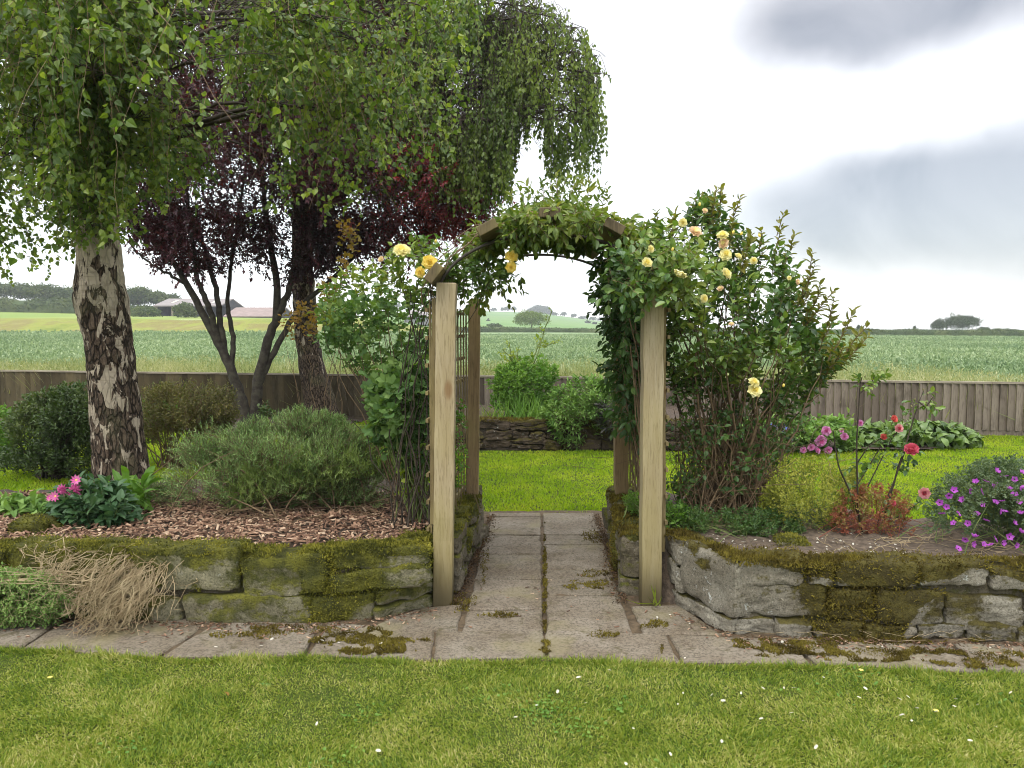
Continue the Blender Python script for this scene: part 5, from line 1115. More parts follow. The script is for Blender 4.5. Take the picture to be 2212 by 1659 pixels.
hang = volume([(1020, 560), (1080, 540), (1120, 560), (1180, 580), (1300, 560), (1290, 575), (1200, 575), (1140, 590), (1100, 640), (1050, 660), (1000, 640)], 5.1, .4, 46, .2, .6); sprigs(lb, hang, nrm(rng.normal(0, .6, (46, 3)) - UP * .3), .12, 5, T_OVAL, .06, .032, 1.1, .5, 0, 1, .002, .6)
tpz = volume([(1080, 470), (1200, 430), (1330, 460), (1310, 445), (1200, 420), (1100, 455)], 4.9, .4, 22, 0, 0); sprigs(lb, tpz, nrm(rng.normal(0, .35, tpz.shape) + UP), .15, 7, T_OVAL, .06, .022, .9, .2, 0, 1, .002, .6)
fr = volume([(1085, 500), (1110, 470), (1200, 445), (1290, 465), (1295, 490), (1200, 508), (1120, 515)], 4.27, .07, 100, 0, .2); sprigs(lb, fr, nrm(rng.normal(0, .7, (100, 3))), .10, 6, T_OVAL, .060, .027, 1.1, .45, 0, 1, .0022, (0, -.3, .7))
lb.build('top_foliage', [M['clem'], M['twig']], cl_)
side = [(1302, 600), (1312, 562), (1345, 530), (1400, 500), (1425, 560), (1420, 640), (1392, 660), (1386, 760), (1384, 900), (1365, 945), (1345, 930), (1340, 860), (1326, 790), (1320, 700), (1310, 650)]
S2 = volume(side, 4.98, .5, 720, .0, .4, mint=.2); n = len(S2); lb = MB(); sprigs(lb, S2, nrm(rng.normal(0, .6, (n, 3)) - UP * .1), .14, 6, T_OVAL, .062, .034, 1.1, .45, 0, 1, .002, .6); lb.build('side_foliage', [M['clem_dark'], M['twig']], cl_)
b = MB(); Bc = np.c_[rng.uniform(.88, .95, 40), rng.uniform(4.6, 5.5, 40), np.full(40, .36)]; T = np.c_[rng.uniform(.66, .86, 40), Bc[:, 1], rng.uniform(1.4, 2.0, 40)]; c1_ = curves(Bc, T, .04, 9, .008); b.tubes(c1_, np.full((40, 9), .004), 5)
tt = np.linspace(0, 1, 16)
for k in range(34):
    a0, a1 = rng.uniform(-.1, .5), rng.uniform(.5, 1.05); y0, y1 = rng.uniform(4.4, 5.6, 2); aa = (a0 + (a1 - a0) * tt) * math.pi; rr_ = rng.uniform(.99, 1.14)
    Pq = np.stack([.205 + .63 * np.cos(aa) * rr_, y0 + (y1 - y0) * tt, 1.75 + .47 * np.sin(aa) * rr_], 1) + rng.normal(0, .012, (16, 3)); b.tubes(Pq, np.full(16, .0035), 4)
b.build('twining_stems', M['twig'], cl_, True)
# thin shoots on the left trellis
plant('ivy_shoot', 'thin ivy shoots climbing the lower left trellis above the path wall', 'climber', [(985, 900), (1002, 870), (1005, 1000), (1000, 1050), (985, 1060), (975, 1040)], 5.1, .3, 26, (992, 1060), 7, T_LOBE, .045, .042, 4, .09, 'fresh', 'twig', 1.1, .3, .4, 0, .0025, base_z=.38, kn=8)

# --- big yellow rose right of the arch
polyY = [(1385, 560), (1400, 500), (1440, 480), (1480, 470), (1500, 440), (1540, 440), (1580, 455), (1590, 490), (1610, 535), (1650, 540), (1680, 530), (1690, 550), (1700, 580), (1735, 600), (1750, 640), (1770, 680), (1800, 720), (1815, 755), (1800, 800), (1770, 840), (1740, 870), (1720, 900), (1640, 870), (1560, 860), (1500, 850), (1450, 830), (1420, 760), (1425, 690), (1395, 650)]
def base_twigs(b):
    n = 300; B0 = np.c_[rng.uniform(1.15, 1.7, n), rng.uniform(4.7, 5.4, n), np.full(n, .35)]
    T = np.array([PX(u, v, d) for u, v, d in zip(rng.uniform(1450, 1720, n), rng.uniform(860, 1080, n), rng.uniform(4.8, 5.5, n))]); b.tubes(curves(B0, T, .12, 7, .02), np.ones((n, 1)) * np.linspace(.005, .0018, 7)[None] * rng.uniform(.5, 1.3, (n, 1)), 4)
    n = 160; B1 = np.c_[rng.uniform(1.0, 2.0, n), rng.uniform(4.7, 5.4, n), rng.uniform(.4, .9, n)]; T1 = B1 + rng.normal(0, .25, (n, 3)); b.tubes(curves(B1, T1, .1, 5, .02), np.full((n, 5), .0016), 3)
ro, S = plant('rose_bush', 'tall climbing rose bush with pale yellow blooms to the right of the arch', 'rose bush', polyY, 5.1, .55, 980, (1570, 1135), 70, T_OVAL, .062, .037, 6, .16, 'rose', 'twig', 1.15, .2, .3, 1.3, .009, .07, kn=10, spread=.16, stemlow=base_twigs, edgy=.0)
shoots = [(1545, 425, 1530, 520), (1500, 440, 1505, 540), (1590, 440, 1575, 540), (1682, 478, 1668, 600), (1645, 512, 1640, 600), (1755, 560, 1735, 660), (1712, 520, 1690, 600), (1775, 625, 1740, 700), (1790, 640, 1730, 720), (1845, 760, 1770, 820), (1800, 660, 1770, 760), (1860, 712, 1800, 800), (1865, 738, 1790, 820), (1840, 690, 1790, 780), (1420, 470, 1430, 540), (1455, 472, 1450, 540), (1620, 520, 1600, 600), (1560, 418, 1550, 500), (1745, 600, 1720, 680), (1820, 760, 1770, 830), (1525, 430, 1530, 500)]
A0 = np.array([PX(c, d, 5.05 + .25 * math.sin(i * 2.3)) for i, (a, bb_, c, d) in enumerate(shoots)]); A1 = np.array([PX(a, bb_, 4.95 + .25 * math.sin(i * 2.3)) for i, (a, bb_, c, d) in enumerate(shoots)])
lb = MB(); dv = nrm(A1 - A0); ln = np.linalg.norm(A1 - A0, axis=1)
for q in range(4): 
    P_ = A0 + (A1 - A0) * (q / 4); sprigs(lb, P_, nrm(dv + rng.normal(0, .12, dv.shape)), ln * .42, 9, T_OVAL, .058, .026, 1.25, .05, 0, 1, .004, .9)
lb.build('young_foliage', [M['rose_young'], M['twig']], ro)
fr = volume([(1300, 570), (1340, 535), (1400, 510), (1480, 520), (1530, 600), (1490, 640), (1440, 650), (1385, 655), (1320, 630)], 4.22, .14, 150, 0, .4, mint=.03); lb = MB(); sprigs(lb, fr, nrm(rng.normal(0, .6, fr.shape) + UP * .1), .12, 6, T_OVAL, .055, .034, 1.1, .3, 0, 1, .002, (0, -.5, .6)); lb.build('front_foliage', [M['rose'], M['twig']], ro)
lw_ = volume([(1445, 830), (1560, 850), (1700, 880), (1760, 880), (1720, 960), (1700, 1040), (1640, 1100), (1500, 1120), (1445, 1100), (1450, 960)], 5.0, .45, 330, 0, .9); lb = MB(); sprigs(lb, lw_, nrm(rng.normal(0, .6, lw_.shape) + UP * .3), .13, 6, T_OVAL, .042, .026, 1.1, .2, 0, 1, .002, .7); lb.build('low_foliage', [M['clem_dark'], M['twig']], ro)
ry = [(1397, 568, 12, ROSE_Y), (1471, 590, 14, ROSE_Y), (1452, 542, 7, BUDY), (1406, 538, 8, ROSE_Y), (1475, 481, 9, ROSE_Y), (1502, 500, 14, ROSE_P), (1561, 508, 12, ROSE_Y), (1563, 526, 11, ROSE_P), (1568, 549, 13, ROSE_Y), (1569, 591, 13, ROSE_Y), (1595, 553, 8, ROSE_Y), (1628, 563, 8, ROSE_Y), (1521, 645, 9, ROSE_Y), (1556, 623, 7, ROSE_P), (1629, 826, 12, ROSE_Y), (1631, 843, 15, ROSE_Y), (1723, 609, 6, ROSE_P), (1523, 455, 6, ROSE_P), (1705, 600, 5, ROSE_Y), (1580, 700, 6, ROSE_P)]
for (u, v, r_, me) in ry:
    me = random.choice(YEL) if me is ROSE_Y else me
    D = 4.50 if u > 1530 else 4.16; place_bloom(me, 'bloom', ro, PX(u, v, D - .12), r_ / FOC * D * 1.0 * (.7 if me is BUDY else 1), jit=.55)
for (u, v) in ((1642, 512), (1692, 836), (1511, 445), (1583, 505), (1600, 508)): place_bloom(BUDY, 'bud', ro, PX(u, v, 4.6), .014, (0, 0, 1))
for (u, v) in ((1560, 420), (1585, 425), (1598, 440), (1684, 472), (1678, 478), (1752, 556), (1712, 515), (1862, 735), (1830, 690), (1524, 428)): place_bloom(BUD, 'bud', ro, PX(u, v, 4.9), .010, (0, 0, 1), .2)
bs = MB(); T = np.array([PX(u, v + r_ * .5, 4.5 if u > 1530 else 4.2) for u, v, r_, me in ry]); B0 = T + np.array([0, .35, -.22]) + rng.normal(0, .05, T.shape); bs.tubes(curves(B0, T, .08, 5, .01), np.full((len(T), 5), .003), 4); bs.build('flower_stalks', M['stem_g'], ro, True)

# --- right bed
plant('ground_cover_plant', 'airy yellow green plant with tiny leaves beside the rose stems in the right bed', 'plant', [(1640, 1130), (1660, 1060), (1690, 1010), (1750, 1000), (1800, 1020), (1850, 1010), (1860, 1070), (1830, 1120), (1800, 1150), (1720, 1165), (1660, 1165)], 4.75, .35, 520, (1740, 1150), 120, T_CUT, .027, .027, 7, .13, 'yellowgreen', 'stem_g', 1.1, 0, .8, 1.5, .0022, .1, spread=.22, tw=.0014)
plant('cranesbill_plant', 'low green lobed leaf plant under the big rose bush near the corner stone', 'plant', [(1440, 1150), (1470, 1100), (1560, 1110), (1660, 1110), (1720, 1120), (1740, 1165), (1660, 1180), (1560, 1175), (1480, 1170)], 4.6, .25, 260, (1600, 1165), 40, T_CUT, .034, .034, 6, .08, 'clem_dark', 'stem_g', 1.1, 0, .8, .5, .002, .1, spread=.3)
plant('red_leaved_plant', 'low plant with red stems and reddening leaves in the middle of the right bed', 'plant', [(1790, 1175), (1795, 1120), (1820, 1070), (1870, 1055), (1930, 1060), (1965, 1090), (1960, 1140), (1985, 1170), (1900, 1180)], 4.6, .22, 190, (1870, 1170), 90, T_CUT, .030, .030, 6, .09, 'red', 'stem_r', 1.1, 0, .8, .4, .0025, .1, spread=.16)
pk = thing('rose_bush', 'leggy pink rose bush with tall thorny stems and few leaves in the right bed', 'rose bush', PX(1880, 1170, 4.6))
b = MB(); tips = []
for pts in ([(1885, 1172), (1895, 1130), (1915, 1080), (1935, 1030), (1955, 975), (1968, 970)], [(1900, 1150), (1909, 1125), (1940, 1010), (1957, 960), (1975, 900), (1985, 868), (1995, 845)], [(1865, 1172), (1853, 1103), (1852, 1040), (1850, 960), (1855, 880), (1858, 830), (1862, 815)], [(1853, 1110), (1835, 1060), (1812, 1010), (1804, 965), (1800, 930)],
            [(1905, 1140), (1950, 1110), (1985, 1085), (1997, 1068)], [(1850, 1050), (1875, 1010), (1905, 960), (1930, 908)], [(1870, 1060), (1900, 1000), (1925, 950), (1941, 928)], [(1985, 868), (2000, 880), (2015, 858)], [(1857, 850), (1880, 830), (1888, 815)], [(1852, 1000), (1875, 965), (1905, 945)]):
    Q = np.array([PX(u, v, 4.58 + .03 * i * math.sin(pts[0][0])) for i, (u, v) in enumerate(pts)]); t_ = np.linspace(0, len(Q) - 1, 16); Q = np.stack([np.interp(t_, np.arange(len(Q)), Q[:, k]) for k in range(3)], 1); Q[0, 2] = max(Q[0, 2], .35); b.tubes(Q, np.linspace(.0065 if len(pts) > 4 else .004, .0025, 16), 6); tips.append(Q)
b.build('stems', M['bronze'] if False else M['twig_dark'], pk, True)
Q = np.concatenate([t_[4:] for t_ in tips]); i = rng.integers(0, len(Q), 75); lb = MB(); sprigs(lb, Q[i], nrm(rng.normal(0, 1, (75, 3)) * [1, 1, .5]), .085, 5, T_OVAL, .042, .026, 1.0, .2, 0, 1, .0016, .8); lb.build('foliage', [M['rose'], M['stem_g']], pk)
for (u, v, r_, me) in ((1969, 972, 14, ROSE_K), (1997, 1065, 12, ROSE_PP), (1930, 905, 8, ROSE_R), (1941, 926, 9, ROSE_PP), (1908, 944, 7, ROSE_R), (1929, 1087, 6, ROSE_K)): place_bloom(me, 'bloom', pk, PX(u, v, 4.52), r_ / FOC * 4.52 * 1.1, jit=.35, squash=1.3)
for (u, v) in ((1976, 865), (1985, 845), (1995, 843), (2005, 852), (2012, 862), (1970, 880), (2015, 888), (1858, 822), (1885, 812), (1868, 815), (2000, 870)): place_bloom(BUD, 'seed_head', pk, PX(u, v, 4.58), .010, (0, 0, 1), .3)
polyG = [(2015, 1190), (2010, 1130), (2030, 1075), (2060, 1045), (2100, 1028), (2150, 1012), (2212, 1010), (2330, 1040), (2360, 1200), (2250, 1215), (2180, 1205), (2100, 1195)]
gb, S = plant('purple_flower_bush', 'mound of grey green leaves with purple magenta flowers at the right end of the bed', 'flower', polyG, 4.45, .42, 1500, (2140, 1190), 90, T_CUT, .030, .030, 6, .09, 'ger', 'stem_g', 1.1, 0, .6, .3, .003, .1, spread=.25, mound=(34, .13))
fl = [(2152, 1018), (2130, 1040), (2108, 1042), (2095, 1060), (2080, 1080), (2120, 1062), (2145, 1045), (2180, 1055), (2190, 1070), (2170, 1030), (2200, 1085), (2165, 1083), (2205, 1110), (2150, 1085), (2120, 1090), (2170, 1105), (2190, 1130), (2160, 1105), (2050, 1070), (2045, 1095), (2070, 1110), (2060, 1130), (2090, 1130), (2035, 1110), (2085, 1165), (2105, 1160), (2100, 1175), (2140, 1178), (2165, 1172), (2150, 1165), (2125, 1175), (2180, 1160), (2196, 1178), (2205, 1150), (2110, 1110), (2205, 1050), (2208, 1020), (2060, 1060), (2030, 1085), (2192, 1035), (2240, 1060), (2260, 1100), (2280, 1140), (2130, 1125), (2070, 1185)]
for (u, v) in fl: D = 3.99 + .12 * (1190 - v) / 180; place_bloom(random.choice(CRANES), 'bloom', gb, PX(u, v, D), random.uniform(.017, .022), (0, -.7, .8), .8)
# white dots and petals on the right bed
b = MB(); n = 120; q = np.c_[rng.uniform(1.1, 2.2, n), rng.uniform(4.05, 4.5, n)]; k = inpoly(q, BRP); q = q[k]; n = len(q); leaves(b, T_DIAM, np.c_[q, np.full(n, .375)], nrm(rng.normal(size=(n, 3)) * [1, 1, .2]), UP + rng.normal(0, .3, (n, 3)), .018, .013)
tag(b.build('petal_litter', M['p_white']), 'scattered cream petals and chips on the soil behind the right wall', 'petals', kind='stuff')
b = MB(); n = 150; B0 = np.c_[rng.uniform(1.8, 3.2, n), rng.uniform(4.05, 4.7, n), np.full(n, .37)]; b.tubes(curves(B0, B0 + np.c_[rng.normal(0, .12, (n, 2)), rng.uniform(0, .025, n)], .1, 5, .02), np.full((n, 5), .0016), 3); tag(b.build('dry_stalks', M['straw'], None, True), 'thin dry stalks littering the soil of the right bed', 'dry stalks', kind='stuff')
n = 60; b = MB(); B0 = np.c_[rng.uniform(1.4, 3.2, n), rng.uniform(3.72, 3.92, n), np.full(n, .045)]; b.tubes(curves(B0, B0 + np.c_[rng.normal(0, .14, n), rng.normal(0, .04, n), rng.uniform(0, .015, n)], .08, 5, .02), np.full((n, 5), .0013), 3); tag(b.build('dry_stalks', M['straw'], None, True), 'thin dry stalks lying on the moss below the right wall', 'dry stalks', kind='stuff')
# weeds in the right side wall and by the post
plant('weed', 'small green weeds growing on top of the right path wall', 'plant', [(1345, 1075), (1375, 1065), (1385, 1120), (1360, 1110)], 4.95, .12, 60, (1370, 1110), 10, T_CUT, .024, .024, 5, .06, 'fresh', 'stem_g', base_z=.385)
plant('weed', 'leafy weeds at the foot of the trellis behind the right front post', 'plant', [(1430, 1180), (1435, 1080), (1470, 1090), (1500, 1150), (1520, 1180), (1450, 1185)], 4.6, .12, 100, (1460, 1175), 20, T_OVAL, .038, .020, 5, .08, 'fresh', 'stem_g')
sword('short tuft of pale grass at the foot of the right front post', 1412, 1310, 4.28, 9, .16, 'lime', .02, .02, .012, .8, 'grass_tuft', 'grass')

# --- far right bed by the fence
bg_ = thing('broad_leaved_plant', 'patch of broad glossy upright leaves in front of the right part of the fence', 'plant', PX(1950, 970, 10.1)); b = MB(); n = 760
pp = volume([(1830, 975), (1820, 930), (1880, 905), (1980, 900), (2060, 905), (2110, 930), (2122, 965), (2080, 975), (1950, 978)], 10.4, .8, n, 0, 0); pp[:, 2] *= .75; dv = nrm(rng.normal(0, .55, (n, 3)) + UP * .75 - np.array([0, .3, 0])); leaves(b, T_STRAP, pp - dv * .1, dv, nrm(rng.normal(0, .4, (n, 3)) + UP + np.array([0, -.5, 0])), rng.uniform(.13, .24, n), rng.uniform(.07, .11, n)); b.build('foliage', M['berg'], bg_, True)
po, S = plant('peony_bush', 'peony bush with lilac pink flowers in the bed by the fence beyond the rose', 'flower', [(1690, 975), (1690, 925), (1730, 910), (1790, 905), (1840, 925), (1850, 970), (1780, 978)], 10.0, .4, 260, (1770, 975), 20, T_OVAL, .10, .05, 7, .16, 'sage', 'stem_g', base_z=0)
for (u, v, r_) in ((1772, 952, 13), (1785, 931, 10), (1824, 943, 8), (1765, 972, 8), (1735, 972, 7), (1752, 966, 8), (1789, 972, 8), (1858, 914, 7), (1818, 930, 5), (1600, 950, 7), (1585, 945, 6)): place_bloom(PEONY, 'bloom', po, PX(u, v, 9.55), r_ / FOC * 9.55 * 1.05, jit=.3)
bo, S = plant('blue_flower_plant', 'plant with small blue flowers seen behind the rose stems', 'flower', [(1600, 960), (1620, 915), (1680, 905), (1700, 930), (1690, 965)], 9.9, .3, 120, (1650, 975), 10, T_STRAP, .14, .03, 5, .12, 'sage', 'stem_g', base_z=0)
for (u, v) in ((1668, 918), (1680, 922), (1692, 920), (1700, 926), (1675, 930), (1688, 932), (1640, 930)): place_bloom(BLUEF, 'bloom', bo, PX(u, v, 9.6), .035, jit=.3)
# --- centre bed behind the arch
lv, S = plant('lovage_bush', 'bright green leafy bush with tall stalks in the bed behind the arch', 'shrub', [(1068, 880), (1062, 830), (1085, 800), (1120, 785), (1165, 780), (1200, 800), (1195, 850), (1190, 890), (1110, 895)], 11.0, .4, 420, (1130, 888), 40, T_CUT, .085, .075, 6, .2, 'fresh', 'stem_g', 1.1, .1, .6, .4, .008, base_z=.35)
st = [(1130, 800, 1085, 755), (1130, 830, 1172, 730), (1140, 800, 1192, 672), (1172, 750, 1200, 738), (1120, 800, 1118, 760), (1110, 810, 1100, 740)]
lb = MB()
for (a, bb_, c, d) in st:
    p0, p1 = PX(a, bb_, 11), PX(c, d, 11); lb.tubes(curves(p0[None], p1[None], .05, 8, .01), np.full((1, 8), .008), 5, 1); 
    for f in (.35, .6, .8, 1): sprigs(lb, (p0 + (p1 - p0) * f)[None], nrm(rng.normal(0, .5, (1, 3)) + UP * .6), .16 * (1.4 - f * .7), 8, T_OVAL, .07 * (1.4 - f), .045 * (1.4 - f), 1.1, .1, 0, 1, .003)
lb.build('tall_stalks', [M['lime'], M['stem_g']], lv)
plant('sage_bush', 'green sage bush spilling down over the dark stone wall behind the arch', 'shrub', [(1170, 900), (1200, 850), (1230, 825), (1290, 820), (1330, 830), (1330, 900), (1310, 935), (1270, 940), (1250, 965), (1220, 968), (1195, 950), (1185, 925)], 10.15, .35, 520, (1260, 900), 40, T_OVAL, .075, .028, 8, .15, 'sage', 'twig', 1.0, .2, .5, .4, .006, base_z=.36, zmin=.03, mound=None)
plant('purple_sage_bush', 'dark purple leaved sage beside the green sage by the right rear post', 'shrub', [(1295, 880), (1330, 870), (1380, 880), (1380, 930), (1320, 935), (1298, 915)], 9.85, .2, 150, (1340, 905), 14, T_OVAL, .075, .032, 8, .14, 'psage', 'twig', 1.0, .2, .4, .3, .006, base_z=.36, zmin=.05)
sword('clump of long arching grass on top of the wall behind the arch', 1140, 885, 10.5, 240, .42, 'fresh', .36, .22, .010, .45, 'grass_clump', 'grass')
sword('small clump of yellow green grass at the left end of the wall behind the arch', 1060, 890, 10.6, 70, .2, 'lime', .36, .12, .010, .5, 'grass_clump', 'grass')
sword('yellow green weeds standing behind the fence beyond the arch', 1250, 820, 15.0, 150, .8, 'lime', 0, .45, .014, .2, 'weed_clump', 'weeds')

# ================================================================== DISTANCE
def crown_pts(c, size, n, lump=.3):
    d = rdir(n); d[:, 2] = np.where(d[:, 2] < -.3, -d[:, 2], d[:, 2]); r_ = 1 + lump * fbm(d + c[0] * .13, 2.2, 3, 7); rr_ = r_ * rng.uniform(.55, 1, n) ** .5
    return c + d * rr_[:, None] * np.array(size)
def far_tree(name, label, cat, u, vb, vt, wpx, D, m, zb=None, n=2600, leaf=None, trunk=True, lobes=5, group=None, low=.1, full=False):
    p = PX(u, vb, D); H = (vb - vt) / FOC * D; W = wpx / FOC * D; leaf = leaf or 3.0 / FOC * D
    o = thing(name, label, cat, p, group); b = MB(); per = n // lobes
    for k in range(lobes):
        a = k * 6.283 / lobes + rng.uniform(-.4, .4); off = np.array([math.cos(a) * W * .24, math.sin(a) * W * .24, H * (rng.uniform(.34, .62) if full else rng.uniform(.50, .66))]) if k else np.array([0, 0, H * .60])
        s = np.array([W * .32, W * .32, H * ((.42 if full else .34) if k else .42)]); Q = crown_pts(p + off, s, per, .5); Q = Q[Q[:, 2] > p[2] + H * low]; c = len(Q); leaves(b, T_DIAM, Q, rdir(c), rdir(c) + UP, leaf * rng.uniform(.7, 1.5, c), leaf * rng.uniform(.5, .9, c))
    b.build('crown', M[m], o)
    if trunk:
        b = MB(); b.tubes(np.array([p - UP * .3, p + UP * H * .3, p + UP * H * .6]), np.array([.035, .028, .012]) * H, 6)
        for k in range(4): e = p + np.array([math.cos(k * 1.6) * W * .25, math.sin(k * 1.6) * W * .25, H * .65]); b.tubes(np.array([p + UP * H * .28, (p + UP * H * .28 + e) / 2 + UP * H * .03, e]), np.array([.018, .012, .005]) * H, 5)
        b.build('trunk', M['trunkfar'], o, True)
    return o
def hedge(name, label, pts, h, m, n, wd=1.2, leaf=.22, seed=0, hv=.12):
    """pts: (u, v_base, D)"""
    Q = np.array([PX(u, v, D) for u, v, D in pts]); seg = np.linalg.norm(np.diff(Q, axis=0), axis=1); cum = np.r_[0, np.cumsum(seg)]; t_ = rng.uniform(0, cum[-1], n)
    C0 = np.stack([np.interp(t_, cum, Q[:, k]) for k in range(3)], 1); a = rng.uniform(0, math.pi, n); rr_ = rng.uniform(.7, 1, n); hh = h * (1 + hv * fbm(C0 * [1, 1, 0], .22, 3, seed) + hv * .8 * fbm(C0 * [1, 1, 0], .06, 2, seed + 4))
    P_ = C0 + np.c_[np.zeros(n), -np.cos(a) * rr_ * wd / 2, np.sin(a) ** .55 * rr_ * hh]
    b = MB(); leaves(b, T_DIAM, P_, rdir(n), rdir(n) + UP * .8, leaf * rng.uniform(.7, 1.5, n), leaf * rng.uniform(.4, .9, n)); o = b.build(name, M[m]); tag(o, label, 'hedge'); 
    core = MB(); K = 60; tt_ = np.linspace(0, cum[-1], K); L_ = np.stack([np.interp(tt_, cum, Q[:, k]) for k in range(3)], 1); hh = h * (1 + hv * .8 * fbm(L_ * [1, 1, 0], .06, 2, seed + 4))
    prof = [(-.42, -.2), (-.44, .4), (-.32, .78), (0, .9), (.3, .78), (.4, -.2)]; G = np.stack([L_ + np.c_[np.zeros(K), np.full(K, a_ * wd), hh * z_] for a_, z_ in prof], 1); core.grid(G); core.build('inner_branches', M['hedge'], o, True)
    return o
hedge('hedge', 'clipped hedge along the far edge of the crop field seen through the arch', [(960, 716, 200), (1036, 717, 215), (1200, 718, 215), (1340, 722, 205), (1500, 722, 190), (1600, 723, 182)], 1.35, 'hedge', 15000, 2.2, .30, 1)
hedge('hedge', 'long clipped hedge along the far right edge of the crop field', [(1605, 724, 181), (1750, 725, 178), (1900, 726, 176), (2050, 727, 176), (2212, 728, 176), (2500, 731, 176)], 1.62, 'hedge', 22000, 2.2, .30, 2)
far_tree('oak_tree', 'broad flat topped oak standing behind the right hedge on the horizon', 'tree', 2078, 720, 680, 66, 205, 'treefar', n=5200, lobes=9, leaf=.38, low=.12, full=True)
far_tree('oak_tree', 'smaller dark tree left of the broad oak on the right horizon', 'tree', 2029, 720, 692, 30, 205, 'treefar', n=1800, lobes=5, leaf=.36, low=.05, full=True)
far_tree('bush', 'low bush right of the broad oak behind the right hedge', 'bush', 2125, 721, 707, 26, 205, 'treefar', n=700, lobes=3, leaf=.34, trunk=False)
far_tree('sapling', 'tiny sapling sticking up above the middle of the right hedge', 'tree', 1976, 718, 704, 7, 185, 'treefar', n=120, lobes=2, leaf=.3)
far_tree('sapling', 'tiny sapling above the right hedge nearest to the rose bush', 'tree', 1855, 718, 703, 8, 185, 'treefar', n=160, lobes=2, leaf=.3)
far_tree('field_tree', 'round light green tree beyond the hedge seen through the arch', 'tree', 1148, 713, 672, 72, 250, 'treelight', n=6000, lobes=8, leaf=.42, trunk=True, low=-.05, full=True)
far_tree('bush', 'dark bush left of the round tree behind the far hedge', 'bush', 1072, 712, 700, 40, 250, 'treefar', n=900, lobes=4, leaf=.4, trunk=False)
far_tree('hedge_bush', 'small distant bush left of the round tree on the hill slope', 'bush', 1046, 708, 697, 24, 420, 'treefar', n=500, lobes=3, leaf=.7, trunk=False)
far_tree('hedge_bush', 'thin upright distant tree on the slope above the far hedge', 'tree', 1055, 706, 690, 10, 430, 'treefar', n=300, lobes=3, leaf=.7)
# wood on the hill
wd_ = thing('hilltop_wood', 'dome shaped clump of trees on top of the distant hill', 'wood', PX(1165, 678, 990)); b = MB(); Q = crown_pts(PX(1165, 681, 990), (17.5, 17.5, 12.5), 6500, .16); leaves(b, T_DIAM, Q, rdir(len(Q)), rdir(len(Q)) + UP, rng.uniform(1.2, 2.4, len(Q)), rng.uniform(1, 1.8, len(Q))); b.build('crown', M['treefar'], wd_); b = MB()
for k in range(14): p = PX(1165 + rng.uniform(-24, 24), 684, 990 + rng.uniform(-8, 8)); b.tubes(np.array([p - UP * 3, p + UP * 8]), np.array([.5, .35]), 5)
b.build('trunk', M['trunkfar'], wd_)
hills = [(1096, 673, 664, 16, 960), (1110, 674, 663, 18, 965), (1086, 673, 666, 8, 955), (1068, 672, 666, 18, 960), (1218, 685, 675, 18, 930), (1240, 688, 678, 14, 920), (1200, 683, 676, 16, 940), (1262, 691, 684, 20, 930), (1282, 693, 686, 20, 930), (1300, 695, 687, 24, 930), (1040, 672, 667, 8, 960), (1255, 690, 685, 12, 935), (860, 670, 655, 22, 945), (885, 671, 657, 26, 945), (842, 670, 657, 22, 940), (1182, 690, 686, 6, 700), (1270, 700, 695, 8, 600), (1285, 702, 699, 6, 560)]
for i, (u, vb, vt, wpx, D) in enumerate(hills):
    pos_ = 'left of the wood' if u < 1130 else 'right of the wood'
    far_tree('hill_tree', 'tiny distant tree or tree group on the hill skyline ' + pos_, 'tree', u, vb + 1, vt, wpx, D, 'treefar', n=260, lobes=3, leaf=1.6, trunk=False, group='distant trees on the hill ' + pos_)
# left tree belt
hedge('hedge', 'thick dark hedge at the top of the meadow beyond the left birch', [(-260, 668, 200), (0, 672, 200), (160, 676, 200), (290, 684, 198), (340, 687, 196)], 3.3, 'hedge', 15000, 5, .5, 5, .18)
belt = [(-120, 655, 608, 110), (-20, 655, 612, 95), (40, 655, 616, 80), (95, 655, 618, 80), (150, 655, 624, 70), (200, 657, 628, 60), (300, 672, 624, 52), (262, 662, 632, 40), (340, 665, 634, 44), (372, 668, 640, 30)]
names_ = ['outermost tree of the belt beyond the left edge of the field', 'first tree of the belt at the left edge of the view', 'bushy tree of the belt second from the left edge', 'bushy tree of the belt third from the left edge', 'tree of the belt just left of the birch trunk', 'tree of the belt hidden by the birch trunk', 'light crowned tree between the birch trunk and the barn', 'low tree just right of the birch trunk', 'tree touching the left end of the barn roof', 'tree standing behind the barn']
for (u, vb, vt, wpx), lb_ in zip(belt, names_): far_tree('belt_tree', lb_, 'tree', u, vb, vt, wpx * 1.25, 225, 'hedge', n=3600, lobes=8, leaf=.65, trunk=u > 240, group='tree belt on the left', low=-.2, full=True)
far_tree('bush', 'round green bush in front of the open barn between the plum stems', 'bush', 405, 694, 657, 48, 165, 'hedge', n=2600, lobes=5, leaf=.42, trunk=False, low=-.15, full=True)
far_tree('bush', 'green bush at the left foot of the barn', 'bush', 318, 692, 664, 60, 170, 'hedge', n=2000, lobes=5, leaf=.42, trunk=False, low=-.15, full=True)
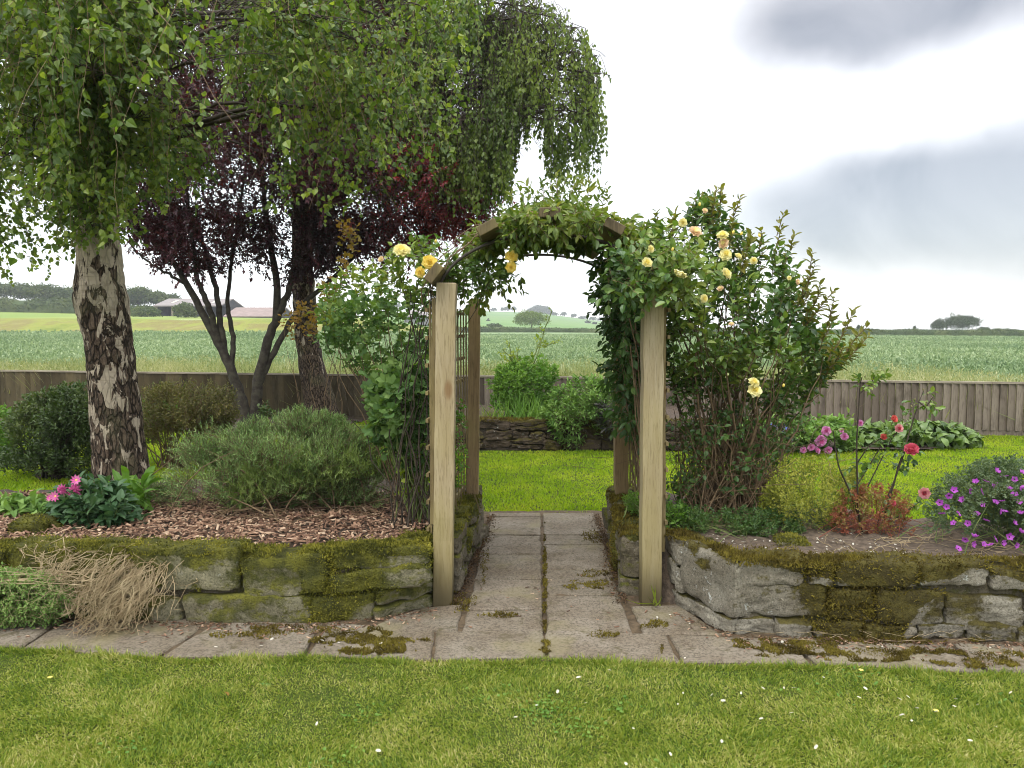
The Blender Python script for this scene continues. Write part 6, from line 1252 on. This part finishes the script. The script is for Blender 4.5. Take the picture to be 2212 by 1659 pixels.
def barn(u0, u1, v0, v1, vr, D, label, rm, wm, openf=False, dep=14, skylights=0):
    o = thing('farm_barn', label, 'barn', PX((u0 + u1) / 2, v1, D)); p0, p1 = PX(u0, v1, D), PX(u1, v1, D); ze = PX(u0, v0, D)[2]; zr = PX(u0, vr, D + dep / 2)[2]; x0, x1, zb = p0[0], p1[0], p0[2] - 1
    b = MB(); b.box((x0 + .1, D + .2, zb), (x0 + .29, D + dep - .1, ze - .03)); b.box((x0 + .3, D + (dep * .45 if openf else 0), zb), (x1 - .3, D + dep, ze - .02)); b.build('wall', M[wm], o)
    if openf:
        b = MB()
        for k in range(5): xx = x0 + .5 + (x1 - x0 - 1) * k / 4; b.box((xx - .2, D + .1, zb), (xx + .2, D + .5, ze - .02))
        b.build('posts', M['cap'], o)
    b = MB()
    for ya, yb, za, zb_ in ((D - .5, D + dep / 2, ze, zr), (D + dep / 2, D + dep + .5, zr, ze)):
        V = [(x0, ya, za), (x1, ya, za), (x1, yb, zb_), (x0, yb, zb_)]; b.add(np.array(V + [(a, c, z - .25) for a, c, z in V]), np.array([[0, 1, 2, 3], [7, 6, 5, 4], [0, 4, 5, 1], [1, 5, 6, 2], [3, 7, 4, 0]]))
    rf = b.build('roof', M[rm], o)
    b = MB(); b.add(np.array([(x0 + .1, D - .4, ze - .1), (x0 + .1, D + dep + .4, ze - .1), (x0 + .1, D + dep / 2, zr - .1), (x1 - .1, D - .4, ze - .1), (x1 - .1, D + dep + .4, ze - .1), (x1 - .1, D + dep / 2, zr - .1)]), np.array([[0, 2, 1], [3, 4, 5]])); b.build('gable', M[wm], o)
    if skylights:
        b = MB()
        for k in range(skylights):
            a = (k + .6) / (skylights + .3); xx = x0 + (x1 - x0) * a; f0, f1 = .35, .75; V = [(xx, D - .5 + (dep / 2 + .5) * f, ze + (zr - ze) * f + .06) for f in (f0, f1)]; wdd = (x1 - x0) * .05; b.add(np.array([V[0], (V[0][0] + wdd, V[0][1], V[0][2]), (V[1][0] + wdd, V[1][1], V[1][2]), V[1]]), np.array([[0, 1, 2, 3]]))
        b.build('skylights', M['p_white'], rf)
    return o
M['roof_g'] = plain('grey_barn_roof', (.24, .21, .20), (.18, .16, .155), .8, .8); M['roof_b'] = plain('brown_barn_roof', (.25, .19, .17), (.19, .145, .13), .8, .8); M['wall_d'] = plain('dark_barn_wall', (.035, .035, .045), (.06, .055, .06), 1); M['wall_g'] = plain('grey_barn_wall', (.2, .2, .2), (.15, .15, .15), 1)
barn(333, 478, 660, 676, 645, 185, 'grey roofed open sided barn beyond the field on the left', 'roof_g', 'wall_d', True, 16, 3)
barn(484, 598, 683, 691, 664, 180, 'brown roofed long low barn beyond the field behind the plum stems', 'roof_b', 'wall_d', False, 16, 0)
barn(872, 960, 683, 694, 670, 230, 'low grey roofed shed beyond the field just left of the arch', 'roof_g', 'wall_g', False, 16, 0)

# ================================================================== HAZE
b = MB(); b.box((-1450, -1450, -8.5), (1450, 1450, 62)); hz = b.build('haze', bpy.data.materials.new('thin_air_haze')); tag(hz, kind='stuff', label='thin pale haze in the air over the fields', cat='haze')
hm = hz.data.materials[0]; hm.use_nodes = True; hm.node_tree.nodes.clear(); ho = hm.node_tree.nodes.new('ShaderNodeOutputMaterial'); hv_ = hm.node_tree.nodes.new('ShaderNodeVolumePrincipled')
hv_.inputs['Color'].default_value = (.87, .90, .96, 1); hv_.inputs['Density'].default_value = .00050; hv_.inputs['Anisotropy'].default_value = .2; hm.node_tree.links.new(hv_.outputs[0], ho.inputs['Volume'])
